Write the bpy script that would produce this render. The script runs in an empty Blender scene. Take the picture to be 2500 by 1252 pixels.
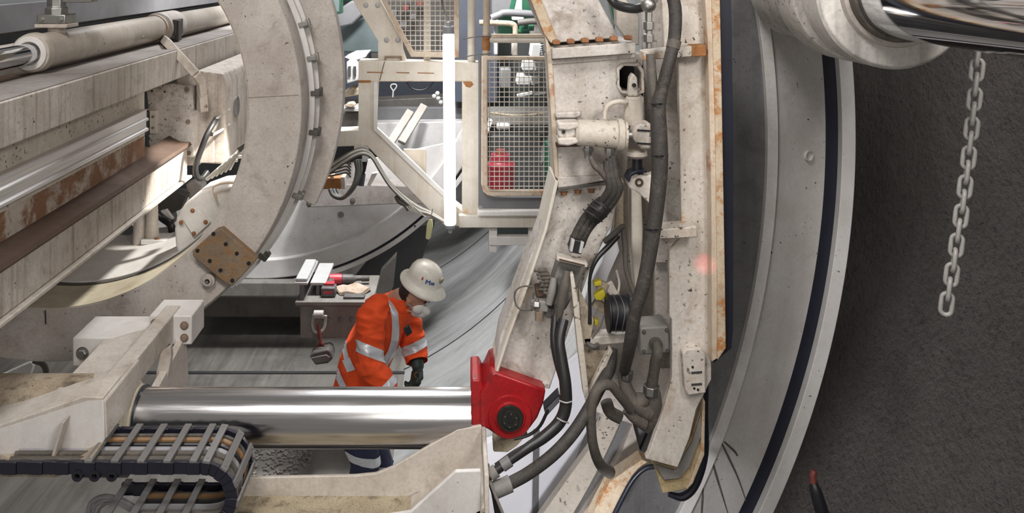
import bpy, bmesh, math, random
from mathutils import Vector, Matrix, noise as mnoise
from mathutils.geometry import tessellate_polygon
random.seed(7)
SC = bpy.context.scene
COL = SC.collection
# ------------------------------------------------------------------ camera
F = 2165.0; VX = 1120.0; VY = -80.0; CZ = 3.74      # focal length in pixels, tunnel vanishing point, eye height
cam_d = bpy.data.cameras.new('camera'); cam = bpy.data.objects.new('camera', cam_d); COL.objects.link(cam)
cam.location = (0, 0, CZ); cam.rotation_euler = (math.pi/2, 0, 0)
cam_d.sensor_fit = 'HORIZONTAL'; cam_d.sensor_width = 36.0; cam_d.lens = 36.0*F/2500.0
cam_d.shift_x = (1250-VX)/2500.0; cam_d.shift_y = (VY-626)/2500.0
cam_d.clip_start = 0.05; cam_d.clip_end = 200
SC.camera = cam
# ------------------------------------------------------------------ world, lights, exposure
SC.view_settings.view_transform = 'Standard'; SC.view_settings.look = 'None'
SC.view_settings.gamma = 1.0; SC.view_settings.use_curve_mapping = False
SC.view_settings.exposure = -0.12
wd = bpy.data.worlds.new('tunnel_air'); SC.world = wd; wd.use_nodes = True
wd.node_tree.nodes['Background'].inputs[0].default_value = (1.0, 0.96, 0.92, 1)
wd.node_tree.nodes['Background'].inputs[1].default_value = 0.25
def lamp(name, kind, loc, target, energy, color=(1, .95, .88), size=1.0, size_y=None, spot=None, blend=.3):
    l = bpy.data.lights.new(name, kind); o = bpy.data.objects.new(name, l); COL.objects.link(o)
    o.location = loc; l.energy = energy; l.color = color
    d = Vector(target)-Vector(loc); o.rotation_euler = d.to_track_quat('-Z', 'Y').to_euler()
    if kind == 'AREA':
        l.size = size
        if size_y: l.shape = 'RECTANGLE'; l.size_y = size_y
    else:
        l.shadow_soft_size = size
    if kind == 'SPOT': l.spot_size = spot; l.spot_blend = blend
    return o
lamp('floodlight_over_gantry', 'AREA', (-1.0, 0.2, 7.0), (-.2, 5.0, 2.2), 190, (1, .97, .94), 1.6, 1.0)
lamp('floodlight_over_walkway', 'AREA', (-.8, 7.4, 6.9), (-.5, 7.6, 0), 330, (.97, .98, 1.0), 2.5, 1.0)
lamp('work_lamp_on_ring', 'SPOT', (-.88, 4.72, 3.32), (-1.5, 4.62, 2.15), 170, (1, .97, .91), .03, spot=.98)
lamp('rear_fill_spot', 'SPOT', (-.3, 7.0, 4.75), (-1.3, 8.7, 1.3), 700, (1, 1, 1), .2, spot=1.9)  # unseen spot added to brighten the bulkhead disc
lamp('shield_fill_area', 'AREA', (1.45, 0.2, 4.9), (1.7, 3.4, 2.6), 75, (1, .96, .92), .7, .7)  # unseen area light added on the right to lighten the shield ring
lamp('plate_fill_area', 'AREA', (-.1, 1.2, 3.3), (.75, 3.6, 1.6), 10, (1, .97, .93), .5, .5)  # unseen fill added for the plates shaded by the arm
lamp('plate_fill_spot', 'SPOT', (.28, 2.45, 1.95), (.50, 3.62, 1.62), 30, (.97, .97, 1), .05, spot=1.1)  # unseen low spot added to lift the white plates behind the hoses
lamp('red_marker_light', 'SPOT', (.55, 1.6, 3.1), (.812, 2.92, 2.762), 60, (1, .12, .15), .004, spot=.06, blend=1.0)

# ------------------------------------------------------------------ helpers
def W(px, py, d):
    return Vector(((px-VX)/F*d, d, CZ+(VY-py)/F*d))
def S(px, d): return px/F*d
AX = -1.95; AZ = CZ-.665                              # tunnel axis (x, z)

class MB:
    """collects shapes of ONE mesh object"""
    def __init__(s): s.v = []; s.f = []
    def add(s, vs, fs):
        b = len(s.v); s.v += [Vector(q) for q in vs]; s.f += [tuple(b+i for i in q) for q in fs]; return s
    def box(s, x0, x1, y0, y1, z0, z1):
        vs = [(x0,y0,z0),(x1,y0,z0),(x1,y1,z0),(x0,y1,z0),(x0,y0,z1),(x1,y0,z1),(x1,y1,z1),(x0,y1,z1)]
        return s.add(vs, [(0,3,2,1),(4,5,6,7),(0,1,5,4),(1,2,6,5),(2,3,7,6),(3,0,4,7)])
    def pbox(s, x0, x1, y0, y1, d, t):
        a = W(x0, y1, d); b = W(x1, y0, d); return s.box(a.x, b.x, d, d+t, a.z, b.z)
    def obox(s, c, ux, uy, uz):
        """box from centre and three half-axis vectors"""
        c = Vector(c); ux = Vector(ux); uy = Vector(uy); uz = Vector(uz)
        vs = [c-ux-uy-uz, c+ux-uy-uz, c+ux+uy-uz, c-ux+uy-uz, c-ux-uy+uz, c+ux-uy+uz, c+ux+uy+uz, c-ux+uy+uz]
        return s.add(vs, [(0,3,2,1),(4,5,6,7),(0,1,5,4),(1,2,6,5),(2,3,7,6),(3,0,4,7)])
    def bar(s, p0, p1, w, h, up=(0,0,1)):
        p0 = Vector(p0); p1 = Vector(p1); d = (p1-p0); L = d.length; d.normalize()
        r = d.cross(Vector(up))
        if r.length < 1e-4: r = d.cross(Vector((0,1,0)))
        r.normalize(); u = r.cross(d)
        return s.obox((p0+p1)/2, d*L/2, r*w/2, u*h/2)
    def prism(s, pts, d, t, holes=()):
        """pixel outline standing in the plane y=d, extruded t metres away"""
        return s.prism_w([[W(x, y, d) for x, y in pts]]+[[W(x, y, d) for x, y in h] for h in holes], Vector((0, t, 0)))
    def prism_w(s, loops, ext):
        fl = [p for l in loops for p in l]; n = len(fl); b = len(s.v)
        s.v += fl; s.v += [p+ext for p in fl]
        tri = tessellate_polygon(loops)
        nrm = Vector((0,0,0))
        for t in tri: nrm += (fl[t[1]]-fl[t[0]]).cross(fl[t[2]]-fl[t[0]])
        if len(loops) == 1:
            f0 = tuple(b+i for i in range(n)); f1 = tuple(b+n+i for i in reversed(range(n)))
            s.f += [f0, f1]
        else:
            for t in tri:
                s.f.append(tuple(b+i for i in t)); s.f.append(tuple(b+n+i for i in reversed(t)))
        k = 0
        for l in loops:
            m = len(l)
            for i in range(m):
                j = (i+1) % m; s.f.append((b+k+i, b+k+j, b+n+k+j, b+n+k+i))
            k += m
        return s
    def lathe(s, p0, ax, prof, n=32, closed=False, a0=0, a1=None):
        """prof: list of (t along axis, radius)"""
        p0 = Vector(p0); ax = Vector(ax).normalized()
        r = ax.cross(Vector((0,0,1)))
        if r.length < 1e-4: r = Vector((1,0,0))
        r.normalize(); u = r.cross(ax)
        full = a1 is None; m = n if full else n+1
        if full: a1 = a0+2*math.pi
        b = len(s.v)
        for t, q in prof:
            for i in range(m):
                a = a0+(a1-a0)*i/n
                s.v.append(p0+ax*t+(r*math.cos(a)+u*math.sin(a))*q)
        np_ = len(prof)
        for k in range(np_ if closed else np_-1):
            k2 = (k+1) % np_
            for i in range(n):
                j = (i+1) % m
                s.f.append((b+k*m+i, b+k*m+j, b+k2*m+j, b+k2*m+i))
        if full and not closed:
            s.f.append(tuple(b+i for i in reversed(range(m)))); s.f.append(tuple(b+(np_-1)*m+i for i in range(m)))
        elif closed and not full:
            s.f.append(tuple(b+k*m for k in range(np_))); s.f.append(tuple(b+k*m+m-1 for k in reversed(range(np_))))
        return s
    def cyl(s, p0, p1, r, n=24, r2=None):
        p0 = Vector(p0); p1 = Vector(p1); d = p1-p0
        return s.lathe(p0, d, [(0, r), (d.length, r if r2 is None else r2)], n)
    def ball(s, c, r, n=12, sc=(1,1,1)):
        c = Vector(c); prof = []
        b = len(s.v); rings = n//2
        for k in range(1, rings):
            a = math.pi*k/rings
            for i in range(n):
                q = 2*math.pi*i/n
                s.v.append(c+Vector((r*sc[0]*math.sin(a)*math.cos(q), r*sc[1]*math.sin(a)*math.sin(q), r*sc[2]*math.cos(a))))
        s.v += [c+Vector((0,0,r*sc[2])), c-Vector((0,0,r*sc[2]))]; t = len(s.v)-2
        for k in range(rings-2):
            for i in range(n):
                j = (i+1) % n; s.f.append((b+k*n+i, b+(k+1)*n+i, b+(k+1)*n+j, b+k*n+j))
        for i in range(n):
            j = (i+1) % n; s.f.append((t, b+i, b+j)); s.f.append((t+1, b+(rings-2)*n+j, b+(rings-2)*n+i))
        return s
    def tube(s, pts, r, n=12, sub=5, caps=True, smooth=True, closed=False):
        pts = [Vector(p) for p in pts]
        rs = r if isinstance(r, (list, tuple)) else [r]*len(pts)
        if smooth and len(pts) > 2:
            P = []; R = []; m = len(pts); seg = m if closed else m-1
            for i in range(seg):
                if closed: p0, p1, p2, p3 = pts[i-1], pts[i], pts[(i+1)%m], pts[(i+2)%m]; q1, q2 = rs[i], rs[(i+1)%m]
                else:
                    p1, p2 = pts[i], pts[i+1]; p0 = pts[i-1] if i else p1*2-p2; p3 = pts[i+2] if i+2 < m else p2*2-p1
                    q1, q2 = rs[i], rs[i+1]
                for k in range(sub):
                    t = k/sub
                    P.append(.5*((2*p1)+(p2-p0)*t+(2*p0-5*p1+4*p2-p3)*t*t+(3*p1-p0-3*p2+p3)*t**3)); R.append(q1+(q2-q1)*t)
            if not closed: P.append(pts[-1]); R.append(rs[-1])
        else: P = pts; R = list(rs)
        m = len(P); b = len(s.v)
        tg = []
        for i in range(m):
            if closed: t = P[(i+1)%m]-P[i-1]
            else: t = P[min(i+1, m-1)]-P[max(i-1, 0)]
            tg.append(t.normalized() if t.length > 1e-9 else Vector((0,0,1)))
        u = tg[0].orthogonal().normalized()
        for i in range(m):
            u = u-tg[i]*u.dot(tg[i])
            if u.length < 1e-6: u = tg[i].orthogonal()
            u.normalize(); w = tg[i].cross(u)
            for k in range(n):
                a = 2*math.pi*k/n; s.v.append(P[i]+(u*math.cos(a)+w*math.sin(a))*R[i])
        for i in range(m if closed else m-1):
            i2 = (i+1) % m
            for k in range(n):
                j = (k+1) % n; s.f.append((b+i*n+k, b+i*n+j, b+i2*n+j, b+i2*n+k))
        if caps and not closed:
            s.f.append(tuple(b+k for k in reversed(range(n)))); s.f.append(tuple(b+(m-1)*n+k for k in range(n)))
        return s
    def ptube(s, pts, rpx, **kw):
        """pts: (px, py, depth); radius in pixels at the first depth"""
        return s.tube([W(*p) for p in pts], S(rpx, pts[0][2]) if not isinstance(rpx, (list, tuple)) else [S(q, p[2]) for q, p in zip(rpx, pts)], **kw)
    def loft(s, rings, cap=True):
        """rings: lists of equal length of points"""
        b = len(s.v); n = len(rings[0])
        for r in rings: s.v += [Vector(p) for p in r]
        for k in range(len(rings)-1):
            for i in range(n):
                j = (i+1) % n; s.f.append((b+k*n+i, b+k*n+j, b+(k+1)*n+j, b+(k+1)*n+i))
        if cap:
            s.f.append(tuple(b+i for i in reversed(range(n)))); s.f.append(tuple(b+(len(rings)-1)*n+i for i in range(n)))
        return s
    def build(s, name, mat, parent=None, bevel=0, ang=35, seg=2, origin=None):
        me = bpy.data.meshes.new(name)
        if parent is not None: org = world_org(parent)
        elif origin is not None: org = Vector(origin)
        else:
            xs = [v.x for v in s.v]; ys = [v.y for v in s.v]; zs = [v.z for v in s.v]
            org = Vector(((min(xs)+max(xs))/2, (min(ys)+max(ys))/2, min(zs)))
        me.from_pydata([v-org for v in s.v], [], s.f); me.validate()
        bm = bmesh.new(); bm.from_mesh(me); bmesh.ops.remove_doubles(bm, verts=bm.verts, dist=1e-5)
        bmesh.ops.recalc_face_normals(bm, faces=bm.faces); bm.to_mesh(me); bm.free()
        me.polygons.foreach_set('use_smooth', [True]*len(me.polygons)); me.set_sharp_from_angle(angle=math.radians(ang))
        me.materials.append(mat)
        o = bpy.data.objects.new(name, me); COL.objects.link(o)
        if parent is not None: o.parent = parent
        else: o.location = org
        if bevel:
            b = o.modifiers.new('bevel', 'BEVEL'); b.width = bevel; b.segments = seg; b.limit_method = 'ANGLE'; b.angle_limit = math.radians(40)
            b.harden_normals = False
        return o
def world_org(o):
    p = Vector((0,0,0))
    while o is not None: p += Vector(o.location); o = o.parent
    return p
def tag(o, label=None, cat=None, group=None, kind=None):
    if label: o['label'] = label
    if cat: o['category'] = cat
    if group: o['group'] = group
    if kind: o['kind'] = kind
    return o
def thing(name, loc, label, cat, group=None):
    o = bpy.data.objects.new(name, None); COL.objects.link(o); o.location = loc; o.empty_display_size = .1
    return tag(o, label, cat, group)
BOLT = {}
def bolt(parent, p, ax, r, mat, h=.6, name='bolt', washer=True):
    """hexagon bolt head with washer, seated at p and pointing along ax"""
    key = (mat.name, washer)
    if key not in BOLT:
        m = MB(); m.lathe((0,0,0), (0,0,1), [(0, .9), (.8, .9), (.95, .75)], 6)
        if washer: m.lathe((0,0,-.02), (0,0,1), [(0, 1.25), (.18, 1.25)], 20)
        o = m.build(name, mat, None, origin=(0,0,0)); BOLT[key] = o.data; bpy.data.objects.remove(o)
    o = bpy.data.objects.new(name, BOLT[key]); COL.objects.link(o); o.parent = parent
    o.location = Vector(p)-world_org(parent); o.rotation_euler = Vector(ax).to_track_quat('Z', 'Y').to_euler(); o.scale = (r, r, r*h/.8)
    return o
YM = (0, -1, 0)
# ------------------------------------------------------------------ materials (procedural)
def _nt(name):
    m = bpy.data.materials.new(name); m.use_nodes = True; nt = m.node_tree
    return m, nt, nt.nodes['Principled BSDF']
def _n(nt, t, **kw):
    n = nt.nodes.new(t)
    for k, v in kw.items(): setattr(n, k, v)
    return n
def _noise(nt, vec, scale, detail=4, rough=.55, dist=0):
    n = _n(nt, 'ShaderNodeTexNoise'); n.inputs['Scale'].default_value = scale; n.inputs['Detail'].default_value = detail
    n.inputs['Roughness'].default_value = rough; n.inputs['Distortion'].default_value = dist; nt.links.new(vec, n.inputs['Vector']); return n.outputs['Fac']
def _ramp(nt, fac, a, b, ca=0.0, cb=1.0):
    r = _n(nt, 'ShaderNodeMapRange'); r.clamp = True
    r.inputs['From Min'].default_value = a; r.inputs['From Max'].default_value = b
    r.inputs['To Min'].default_value = ca; r.inputs['To Max'].default_value = cb
    nt.links.new(fac, r.inputs['Value']); return r.outputs['Result']
def _mix(nt, fac, a, b):
    m = _n(nt, 'ShaderNodeMix', data_type='RGBA')
    if isinstance(fac, float): m.inputs[0].default_value = fac
    else: nt.links.new(fac, m.inputs[0])
    for i, c in ((6, a), (7, b)):
        if isinstance(c, tuple): m.inputs[i].default_value = (*c, 1)
        else: nt.links.new(c, m.inputs[i])
    return m.outputs[2]
def _map(nt, vec, sc, rot=(0,0,0)):
    m = _n(nt, 'ShaderNodeMapping'); m.inputs['Scale'].default_value = sc; m.inputs['Rotation'].default_value = rot
    nt.links.new(vec, m.inputs['Vector']); return m.outputs['Vector']
def _bump(nt, bsdf, h, strength, dist=.01):
    b = _n(nt, 'ShaderNodeBump'); b.inputs['Strength'].default_value = strength; b.inputs['Distance'].default_value = dist
    nt.links.new(h, b.inputs['Height']); nt.links.new(b.outputs[0], bsdf.inputs['Normal'])
def paint(name, base, dirt=(.25,.19,.13), dirt_amt=.35, streak=.3, rust=0.0, speck=.0, rough=.5, sc=1.0, metal=0.0, rustcol=(.27,.10,.03), bump=.15, streak_rot=(0,0,0)):
    """painted or bare steel with mottling, runs, rust patches and specks"""
    m, nt, b = _nt(name); tc = _n(nt, 'ShaderNodeTexCoord'); v = tc.outputs['Object']
    mot = _noise(nt, v, 3.1*sc, 6, .65)
    c = _mix(nt, _ramp(nt, mot, .38, .68, 0, min(1, .35+1.2*dirt_amt)), base, tuple(q*f for q, f in zip(base, (.70, .66, .62))))
    fine = _noise(nt, v, 75*sc, 4, .7)
    c = _mix(nt, _ramp(nt, fine, .42, .72, 0, min(.5, .12+.45*dirt_amt)), c, tuple(q*1.1 for q in dirt))
    if streak:
        st = _noise(nt, _map(nt, v, (26*sc, 26*sc, 1.6*sc), streak_rot), 1.0, 4, .6)
        c = _mix(nt, _ramp(nt, st, .5, .8, 0, streak), c, dirt)
    grime = _noise(nt, v, 7*sc, 8, .7, .6)
    c = _mix(nt, _ramp(nt, grime, .52, .72, 0, min(1, 1.35*dirt_amt)), c, dirt)
    if rust:
        rn = _noise(nt, v, 4.3*sc, 10, .68, .3)
        c = _mix(nt, _ramp(nt, rn, .66-.22*rust, .72-.18*rust, 0, .9), c, rustcol)
    if speck:
        sp = _noise(nt, v, 62*sc, 3, .5)
        sp2 = _noise(nt, v, 6*sc, 2, .5)
        mm = _n(nt, 'ShaderNodeMath', operation='MULTIPLY'); nt.links.new(_ramp(nt, sp, .70-.08*speck, .73-.08*speck), mm.inputs[0]); nt.links.new(_ramp(nt, sp2, .4, .6), mm.inputs[1])
        c = _mix(nt, mm.outputs[0], c, (.055,.045,.04))
    nt.links.new(c, b.inputs['Base Color'])
    nt.links.new(_ramp(nt, grime, .3, .8, rough*.85, min(1, rough*1.3)), b.inputs['Roughness'])
    b.inputs['Metallic'].default_value = metal
    if bump: _bump(nt, b, grime, bump, .006)
    return m
def metal(name, base, rough=.2, brush=(2, 120, 120), amt=.12, metallic=1.0, tint=None):
    m, nt, b = _nt(name); tc = _n(nt, 'ShaderNodeTexCoord')
    n = _noise(nt, _map(nt, tc.outputs['Object'], brush), 1.0, 4, .6)
    nt.links.new(_ramp(nt, n, .3, .7, max(.02, rough-amt/2), rough+amt/2), b.inputs['Roughness'])
    c = _mix(nt, _ramp(nt, n, .35, .75), base, tint or tuple(q*.8 for q in base))
    nt.links.new(c, b.inputs['Base Color']); b.inputs['Metallic'].default_value = metallic
    return m
def plain(name, base, rough=.5, metallic=0.0, var=.25, sc=12.0, bump=.0, second=None):
    m, nt, b = _nt(name); tc = _n(nt, 'ShaderNodeTexCoord')
    n = _noise(nt, tc.outputs['Object'], sc, 5, .6)
    c = _mix(nt, _ramp(nt, n, .3, .75), base, second or tuple(q*(1-var) for q in base))
    nt.links.new(c, b.inputs['Base Color']); b.inputs['Roughness'].default_value = rough; b.inputs['Metallic'].default_value = metallic
    if bump: _bump(nt, b, n, bump, .01)
    return m
def emit(name, col, st):
    m, nt, b = _nt(name)
    b.inputs['Base Color'].default_value = (*col, 1); b.inputs['Emission Color'].default_value = (*col, 1); b.inputs['Emission Strength'].default_value = st
    return m
M = {}
M['cream'] = paint('cream_paint', (.59,.54,.485), dirt=(.2,.15,.1), dirt_amt=.42, streak=.25, rough=.5)
M['ringpaint'] = paint('dusty_cream_paint', (.54,.495,.455), dirt=(.19,.145,.11), dirt_amt=.46, streak=.12, rough=.6, speck=.15)
M['beam'] = paint('streaked_cream_paint', (.56,.51,.46), dirt=(.17,.125,.09), dirt_amt=.42, streak=.9, rough=.6, speck=.1)
M['rustyweb'] = paint('rust_blistered_paint', (.52,.46,.40), dirt=(.32,.2,.12), dirt_amt=.5, streak=.2, rust=1.15, speck=.8, rough=.75, sc=1.6, bump=.5, rustcol=(.20,.085,.035))
M['spotted'] = paint('spotted_cream_paint', (.60,.55,.48), dirt=(.28,.2,.13), dirt_amt=.35, streak=.15, rust=.12, speck=1.1, rough=.6)
M['dark_rust'] = paint('brown_rust', (.075,.042,.026), dirt=(.045,.028,.02), dirt_amt=.6, streak=.5, rough=.8, bump=.4)
M['orange_rust'] = paint('orange_rust', (.36,.16,.05), dirt=(.10,.05,.025), dirt_amt=.8, streak=.4, rust=.6, rough=.85, sc=2.5, bump=.6)
M['rust_plate'] = paint('rusted_bare_plate', (.25,.175,.105), dirt=(.12,.11,.10), dirt_amt=.9, streak=0, rust=.85, speck=.9, rough=.8, sc=3.2, rustcol=(.24,.125,.05), bump=.5)
M['rustedge'] = paint('rust_stained_edge', (.58,.50,.38), dirt=(.35,.16,.05), dirt_amt=.7, streak=.3, rust=.62, speck=.4, rough=.7, sc=3.2, rustcol=(.38,.15,.03), bump=.4)
M['armpaint'] = paint('worn_white_paint', (.61,.575,.54), dirt=(.20,.145,.10), dirt_amt=.68, streak=.3, rust=.16, speck=.9, rough=.5, rustcol=(.36,.17,.06))
M['colpaint'] = paint('chipped_white_paint', (.63,.59,.54), dirt=(.27,.18,.11), dirt_amt=.6, streak=.3, rust=.28, speck=.9, rough=.55, rustcol=(.42,.19,.05))
M['white'] = paint('white_paint', (.70,.68,.66), dirt=(.42,.36,.3), dirt_amt=.25, streak=.2, rough=.45)
M['frame'] = paint('white_frame_paint', (.66,.62,.55), dirt=(.42,.32,.22), dirt_amt=.30, streak=.45, rust=.12, rough=.55, rustcol=(.5,.25,.09))
M['rustframe'] = paint('rusty_frame_paint', (.60,.52,.42), dirt=(.38,.22,.12), dirt_amt=.5, streak=.4, rust=.5, rough=.65, sc=2.0, rustcol=(.36,.18,.09))
M['disc'] = paint('grey_white_paint', (.64,.63,.625), dirt=(.40,.36,.31), dirt_amt=.22, streak=.05, rough=.4, speck=.12)
M['shield'] = paint('shield_white_paint', (.66,.64,.62), dirt=(.30,.27,.24), dirt_amt=.22, streak=.12, rough=.42, speck=.12)
M['shieldin'] = paint('shield_grey_paint', (.17,.17,.175), dirt=(.05,.048,.045), dirt_amt=.35, streak=.35, rough=.35, speck=.1)
M['dusty'] = paint('dust_caked_paint', (.46,.385,.29), dirt=(.085,.065,.042), dirt_amt=.85, streak=0, speck=.3, rough=.9, sc=2.2, bump=.5)
M['dustfloor'] = paint('oily_dust', (.47,.40,.28), dirt=(.05,.042,.028), dirt_amt=1.0, streak=0, speck=.2, rough=.8, sc=2.0, bump=.6)
M['yellowed'] = paint('oil_yellowed_paint', (.56,.51,.40), dirt=(.26,.2,.1), dirt_amt=.5, streak=.1, rough=.35, sc=1.5)
M['ledge'] = paint('gritty_grey_ledge', (.30,.275,.26), dirt=(.14,.12,.11), dirt_amt=.6, streak=0, speck=.5, rough=.9, bump=.4)
M['greysteel'] = paint('muddy_grey_steel', (.23,.22,.205), dirt=(.12,.11,.10), dirt_amt=.6, streak=.4, speck=.2, rough=.6)
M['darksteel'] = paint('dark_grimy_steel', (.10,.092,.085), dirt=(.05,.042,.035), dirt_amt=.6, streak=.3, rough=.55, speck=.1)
M['hydpaint'] = paint('dusted_cylinder_paint', (.50,.455,.40), dirt=(.30,.24,.18), dirt_amt=.4, streak=.5, speck=.1, rough=.38)
M['chrome'] = metal('chrome_rod', (.58,.565,.565), .20, (2.5, 80, 80), .16)
M['mirror'] = metal('polished_chrome_rod', (.62,.63,.66), .06, (60, 2, 60), .05)
M['rail'] = metal('worn_steel_rail', (.72,.70,.69), .42, (90, 1.5, 90), .25, metallic=.75)
M['zinc'] = metal('dull_zinc', (.40,.39,.37), .45, (30,30,30), .2)
M['bolt'] = paint('rusty_bolt', (.30,.24,.19), dirt=(.2,.1,.05), dirt_amt=.7, streak=0, rough=.6, metal=.3)
M['rustbolt'] = paint('orange_rusted_bolt', (.34,.15,.06), dirt=(.14,.06,.03), dirt_amt=.8, streak=0, rough=.8)
M['rubber'] = plain('black_rubber', (.012,.013,.018), .45, var=.4)
M['seal'] = plain('blue_black_seal', (.012,.014,.026), .4, var=.3)
M['hose'] = paint('dusty_black_hose', (.034,.031,.029), dirt=(.10,.083,.068), dirt_amt=.7, streak=0, rough=.65, sc=3, bump=.3)
M['hosegrey'] = paint('muddy_grey_hose', (.085,.076,.067), dirt=(.17,.14,.11), dirt_amt=.7, streak=0, rough=.7, sc=3, bump=.3)
M['blackhose'] = plain('black_hose', (.02,.019,.019), .38, var=.3)
M['chainplastic'] = plain('black_plastic', (.012,.012,.022), .33, var=.3)
M['bargrey'] = paint('grey_plastic_bar', (.17,.165,.165), dirt=(.11,.1,.09), dirt_amt=.5, streak=0, rough=.45, speck=.1)
M['cablegrey'] = plain('grey_cable', (.30,.29,.30), .45)
M['cableorange'] = plain('ochre_cable', (.27,.15,.065), .5)
M['cablewhite'] = plain('dusty_white_cable', (.52,.50,.45), .55)
M['red'] = paint('red_enamel', (.40,.010,.014), dirt=(.035,.01,.01), dirt_amt=.6, streak=.1, rough=.32, sc=1.5, speck=.05)
M['pin'] = paint('oily_pin', (.05,.052,.045), dirt=(.02,.02,.02), dirt_amt=.6, streak=0, rough=.35, metal=.5)
M['black'] = plain('black_void', (.008,.008,.009), .7)
M['chain'] = plain('dusty_galvanised_chain', (.42,.40,.38), .55, .2, .3, 40)
M['green'] = plain('machine_green', (.02,.115,.06), .4, var=.5, sc=4)
M['teal'] = plain('dusty_teal_grey', (.115,.15,.155), .5, var=.4, sc=3)
M['bluegrey'] = plain('dark_blue_grey', (.075,.085,.115), .5, var=.4, sc=3)
M['darkgrey'] = plain('dark_grey', (.05,.05,.052), .6, var=.4, sc=3)
M['cabgrey'] = plain('grimy_green_grey', (.075,.082,.08), .55, var=.5, sc=2)
M['midgrey'] = plain('mid_grey', (.16,.16,.165), .55, var=.35, sc=4)
M['louvre'] = plain('pale_louvre', (.46,.46,.45), .4, var=.15)
M['bucket'] = plain('red_plastic', (.24,.018,.03), .4, var=.4, sc=8)
M['maroon'] = plain('dusty_red', (.20,.045,.035), .5, var=.5, sc=20)
M['toolred'] = plain('tool_red', (.55,.05,.07), .4, var=.3)
M['toolgrey'] = plain('tool_grey', (.13,.125,.12), .5, var=.5, sc=30)
M['rag'] = paint('stained_rag', (.46,.40,.33), dirt=(.35,.17,.07), dirt_amt=.6, streak=0, rough=.95, sc=6, bump=.6)
M['flange'] = paint('oil_streaked_white_paint', (.62,.59,.55), dirt=(.07,.06,.05), dirt_amt=.35, streak=.55, speck=.5, rough=.5, sc=.8)
M['yellow'] = plain('yellow_paint', (.50,.42,.02), .5, var=.3)
M['tagyellow'] = plain('pale_yellow_tag', (.52,.50,.26), .6, var=.3)
M['foam'] = paint('torn_foam_edge', (.50,.40,.22), dirt=(.16,.11,.05), dirt_amt=.8, streak=.3, speck=.5, rough=.95, sc=4, bump=1.0)
M['brightwhite'] = plain('clean_white_sheet', (.82,.82,.87), .5, var=.06)
M['lamp'] = emit('tube_light', (1.0, .99, .98), 7.0)
M['capgrey'] = plain('lamp_cap_grey', (.35,.36,.38), .4)
M['orange'] = None
def fabric(name, base, rough=.85, fold=.35):
    m, nt, b = _nt(name); tc = _n(nt, 'ShaderNodeTexCoord'); v = tc.outputs['Object']
    n = _noise(nt, v, 9, 5, .6, .8); w = _noise(nt, v, 260, 2, .5)
    c = _mix(nt, _ramp(nt, n, .35, .8), base, tuple(q*.72 for q in base))
    nt.links.new(c, b.inputs['Base Color']); b.inputs['Roughness'].default_value = rough
    _bump(nt, b, n, fold, .03); return m
M['orange'] = fabric('orange_work_cloth', (.86,.085,.012))
M['navy'] = fabric('navy_work_cloth', (.022,.025,.06))
M['reflect'] = plain('silver_reflective_tape', (.66,.67,.70), .35, .25, .2, 25)
M['skin'] = plain('skin', (.42,.21,.14), .5, var=.15, sc=20)
M['glove'] = plain('green_black_glove', (.035,.055,.05), .6, var=.5, sc=40)
M['mask'] = plain('white_mask', (.74,.72,.68), .8, var=.1, sc=30, bump=.1)
M['helmet'] = paint('scuffed_white_helmet', (.80,.77,.69), dirt=(.34,.29,.22), dirt_amt=.12, streak=0, rough=.35, sc=2.5, speck=.1, bump=.03)
M['hair'] = plain('dark_hair', (.02,.015,.012), .7)
M['blue'] = plain('logo_blue', (.05,.10,.30), .5, var=.1)
def rock(name, c0, c1, sc, bump, rough=.95, dist=.05):
    m, nt, b = _nt(name); tc = _n(nt, 'ShaderNodeTexCoord'); v = tc.outputs['Object']
    big = _noise(nt, v, 1.4, 4, .6); fine = _noise(nt, v, sc, 8, .72); grit = _noise(nt, v, sc*3.5, 4, .7)
    c = _mix(nt, _ramp(nt, big, .3, .7), c0, c1)
    c = _mix(nt, _ramp(nt, grit, .52, .75, 0, .75), c, tuple(q*.35 for q in c0))
    c = _mix(nt, _ramp(nt, fine, .6, .85, 0, .5), c, tuple(min(1, q*1.7) for q in c1))
    nt.links.new(c, b.inputs['Base Color']); b.inputs['Roughness'].default_value = rough
    a = _n(nt, 'ShaderNodeMath', operation='ADD'); nt.links.new(fine, a.inputs[0]); nt.links.new(grit, a.inputs[1])
    _bump(nt, b, a.outputs[0], bump, dist); return m
M['shotcrete'] = rock('shotcrete', (.105,.092,.086), (.20,.174,.162), 9, 1.0, dist=.14)
def wetfloor(name, c0, c1, rot, sx=(14, 1.2, 14)):
    m, nt, b = _nt(name); tc = _n(nt, 'ShaderNodeTexCoord'); v = tc.outputs['Object']
    st = _noise(nt, _map(nt, v, sx, rot), .5, 7, .7, .9); big = _noise(nt, v, 1.5, 5, .65); fine = _noise(nt, v, 22, 6, .7)
    c = _mix(nt, _ramp(nt, st, .35, .68), c0, c1)
    c = _mix(nt, _ramp(nt, big, .5, .72, 0, .6), c, tuple(q*.45 for q in c0))
    c = _mix(nt, _ramp(nt, fine, .62, .8, 0, .6), c, tuple(q*.4 for q in c0))
    nt.links.new(c, b.inputs['Base Color']); nt.links.new(_ramp(nt, st, .3, .7, .35, .75), b.inputs['Roughness'])
    _bump(nt, b, fine, .25, .02); return m
M['deck'] = wetfloor('streaked_wet_concrete', (.13,.12,.108), (.215,.20,.18), (0,0,math.radians(-25)))
M['skin_plate'] = wetfloor('streaked_shield_skin', (.27,.275,.27), (.36,.365,.36), (0,0,math.radians(8)), (2.0, 9, 2.0))
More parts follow.
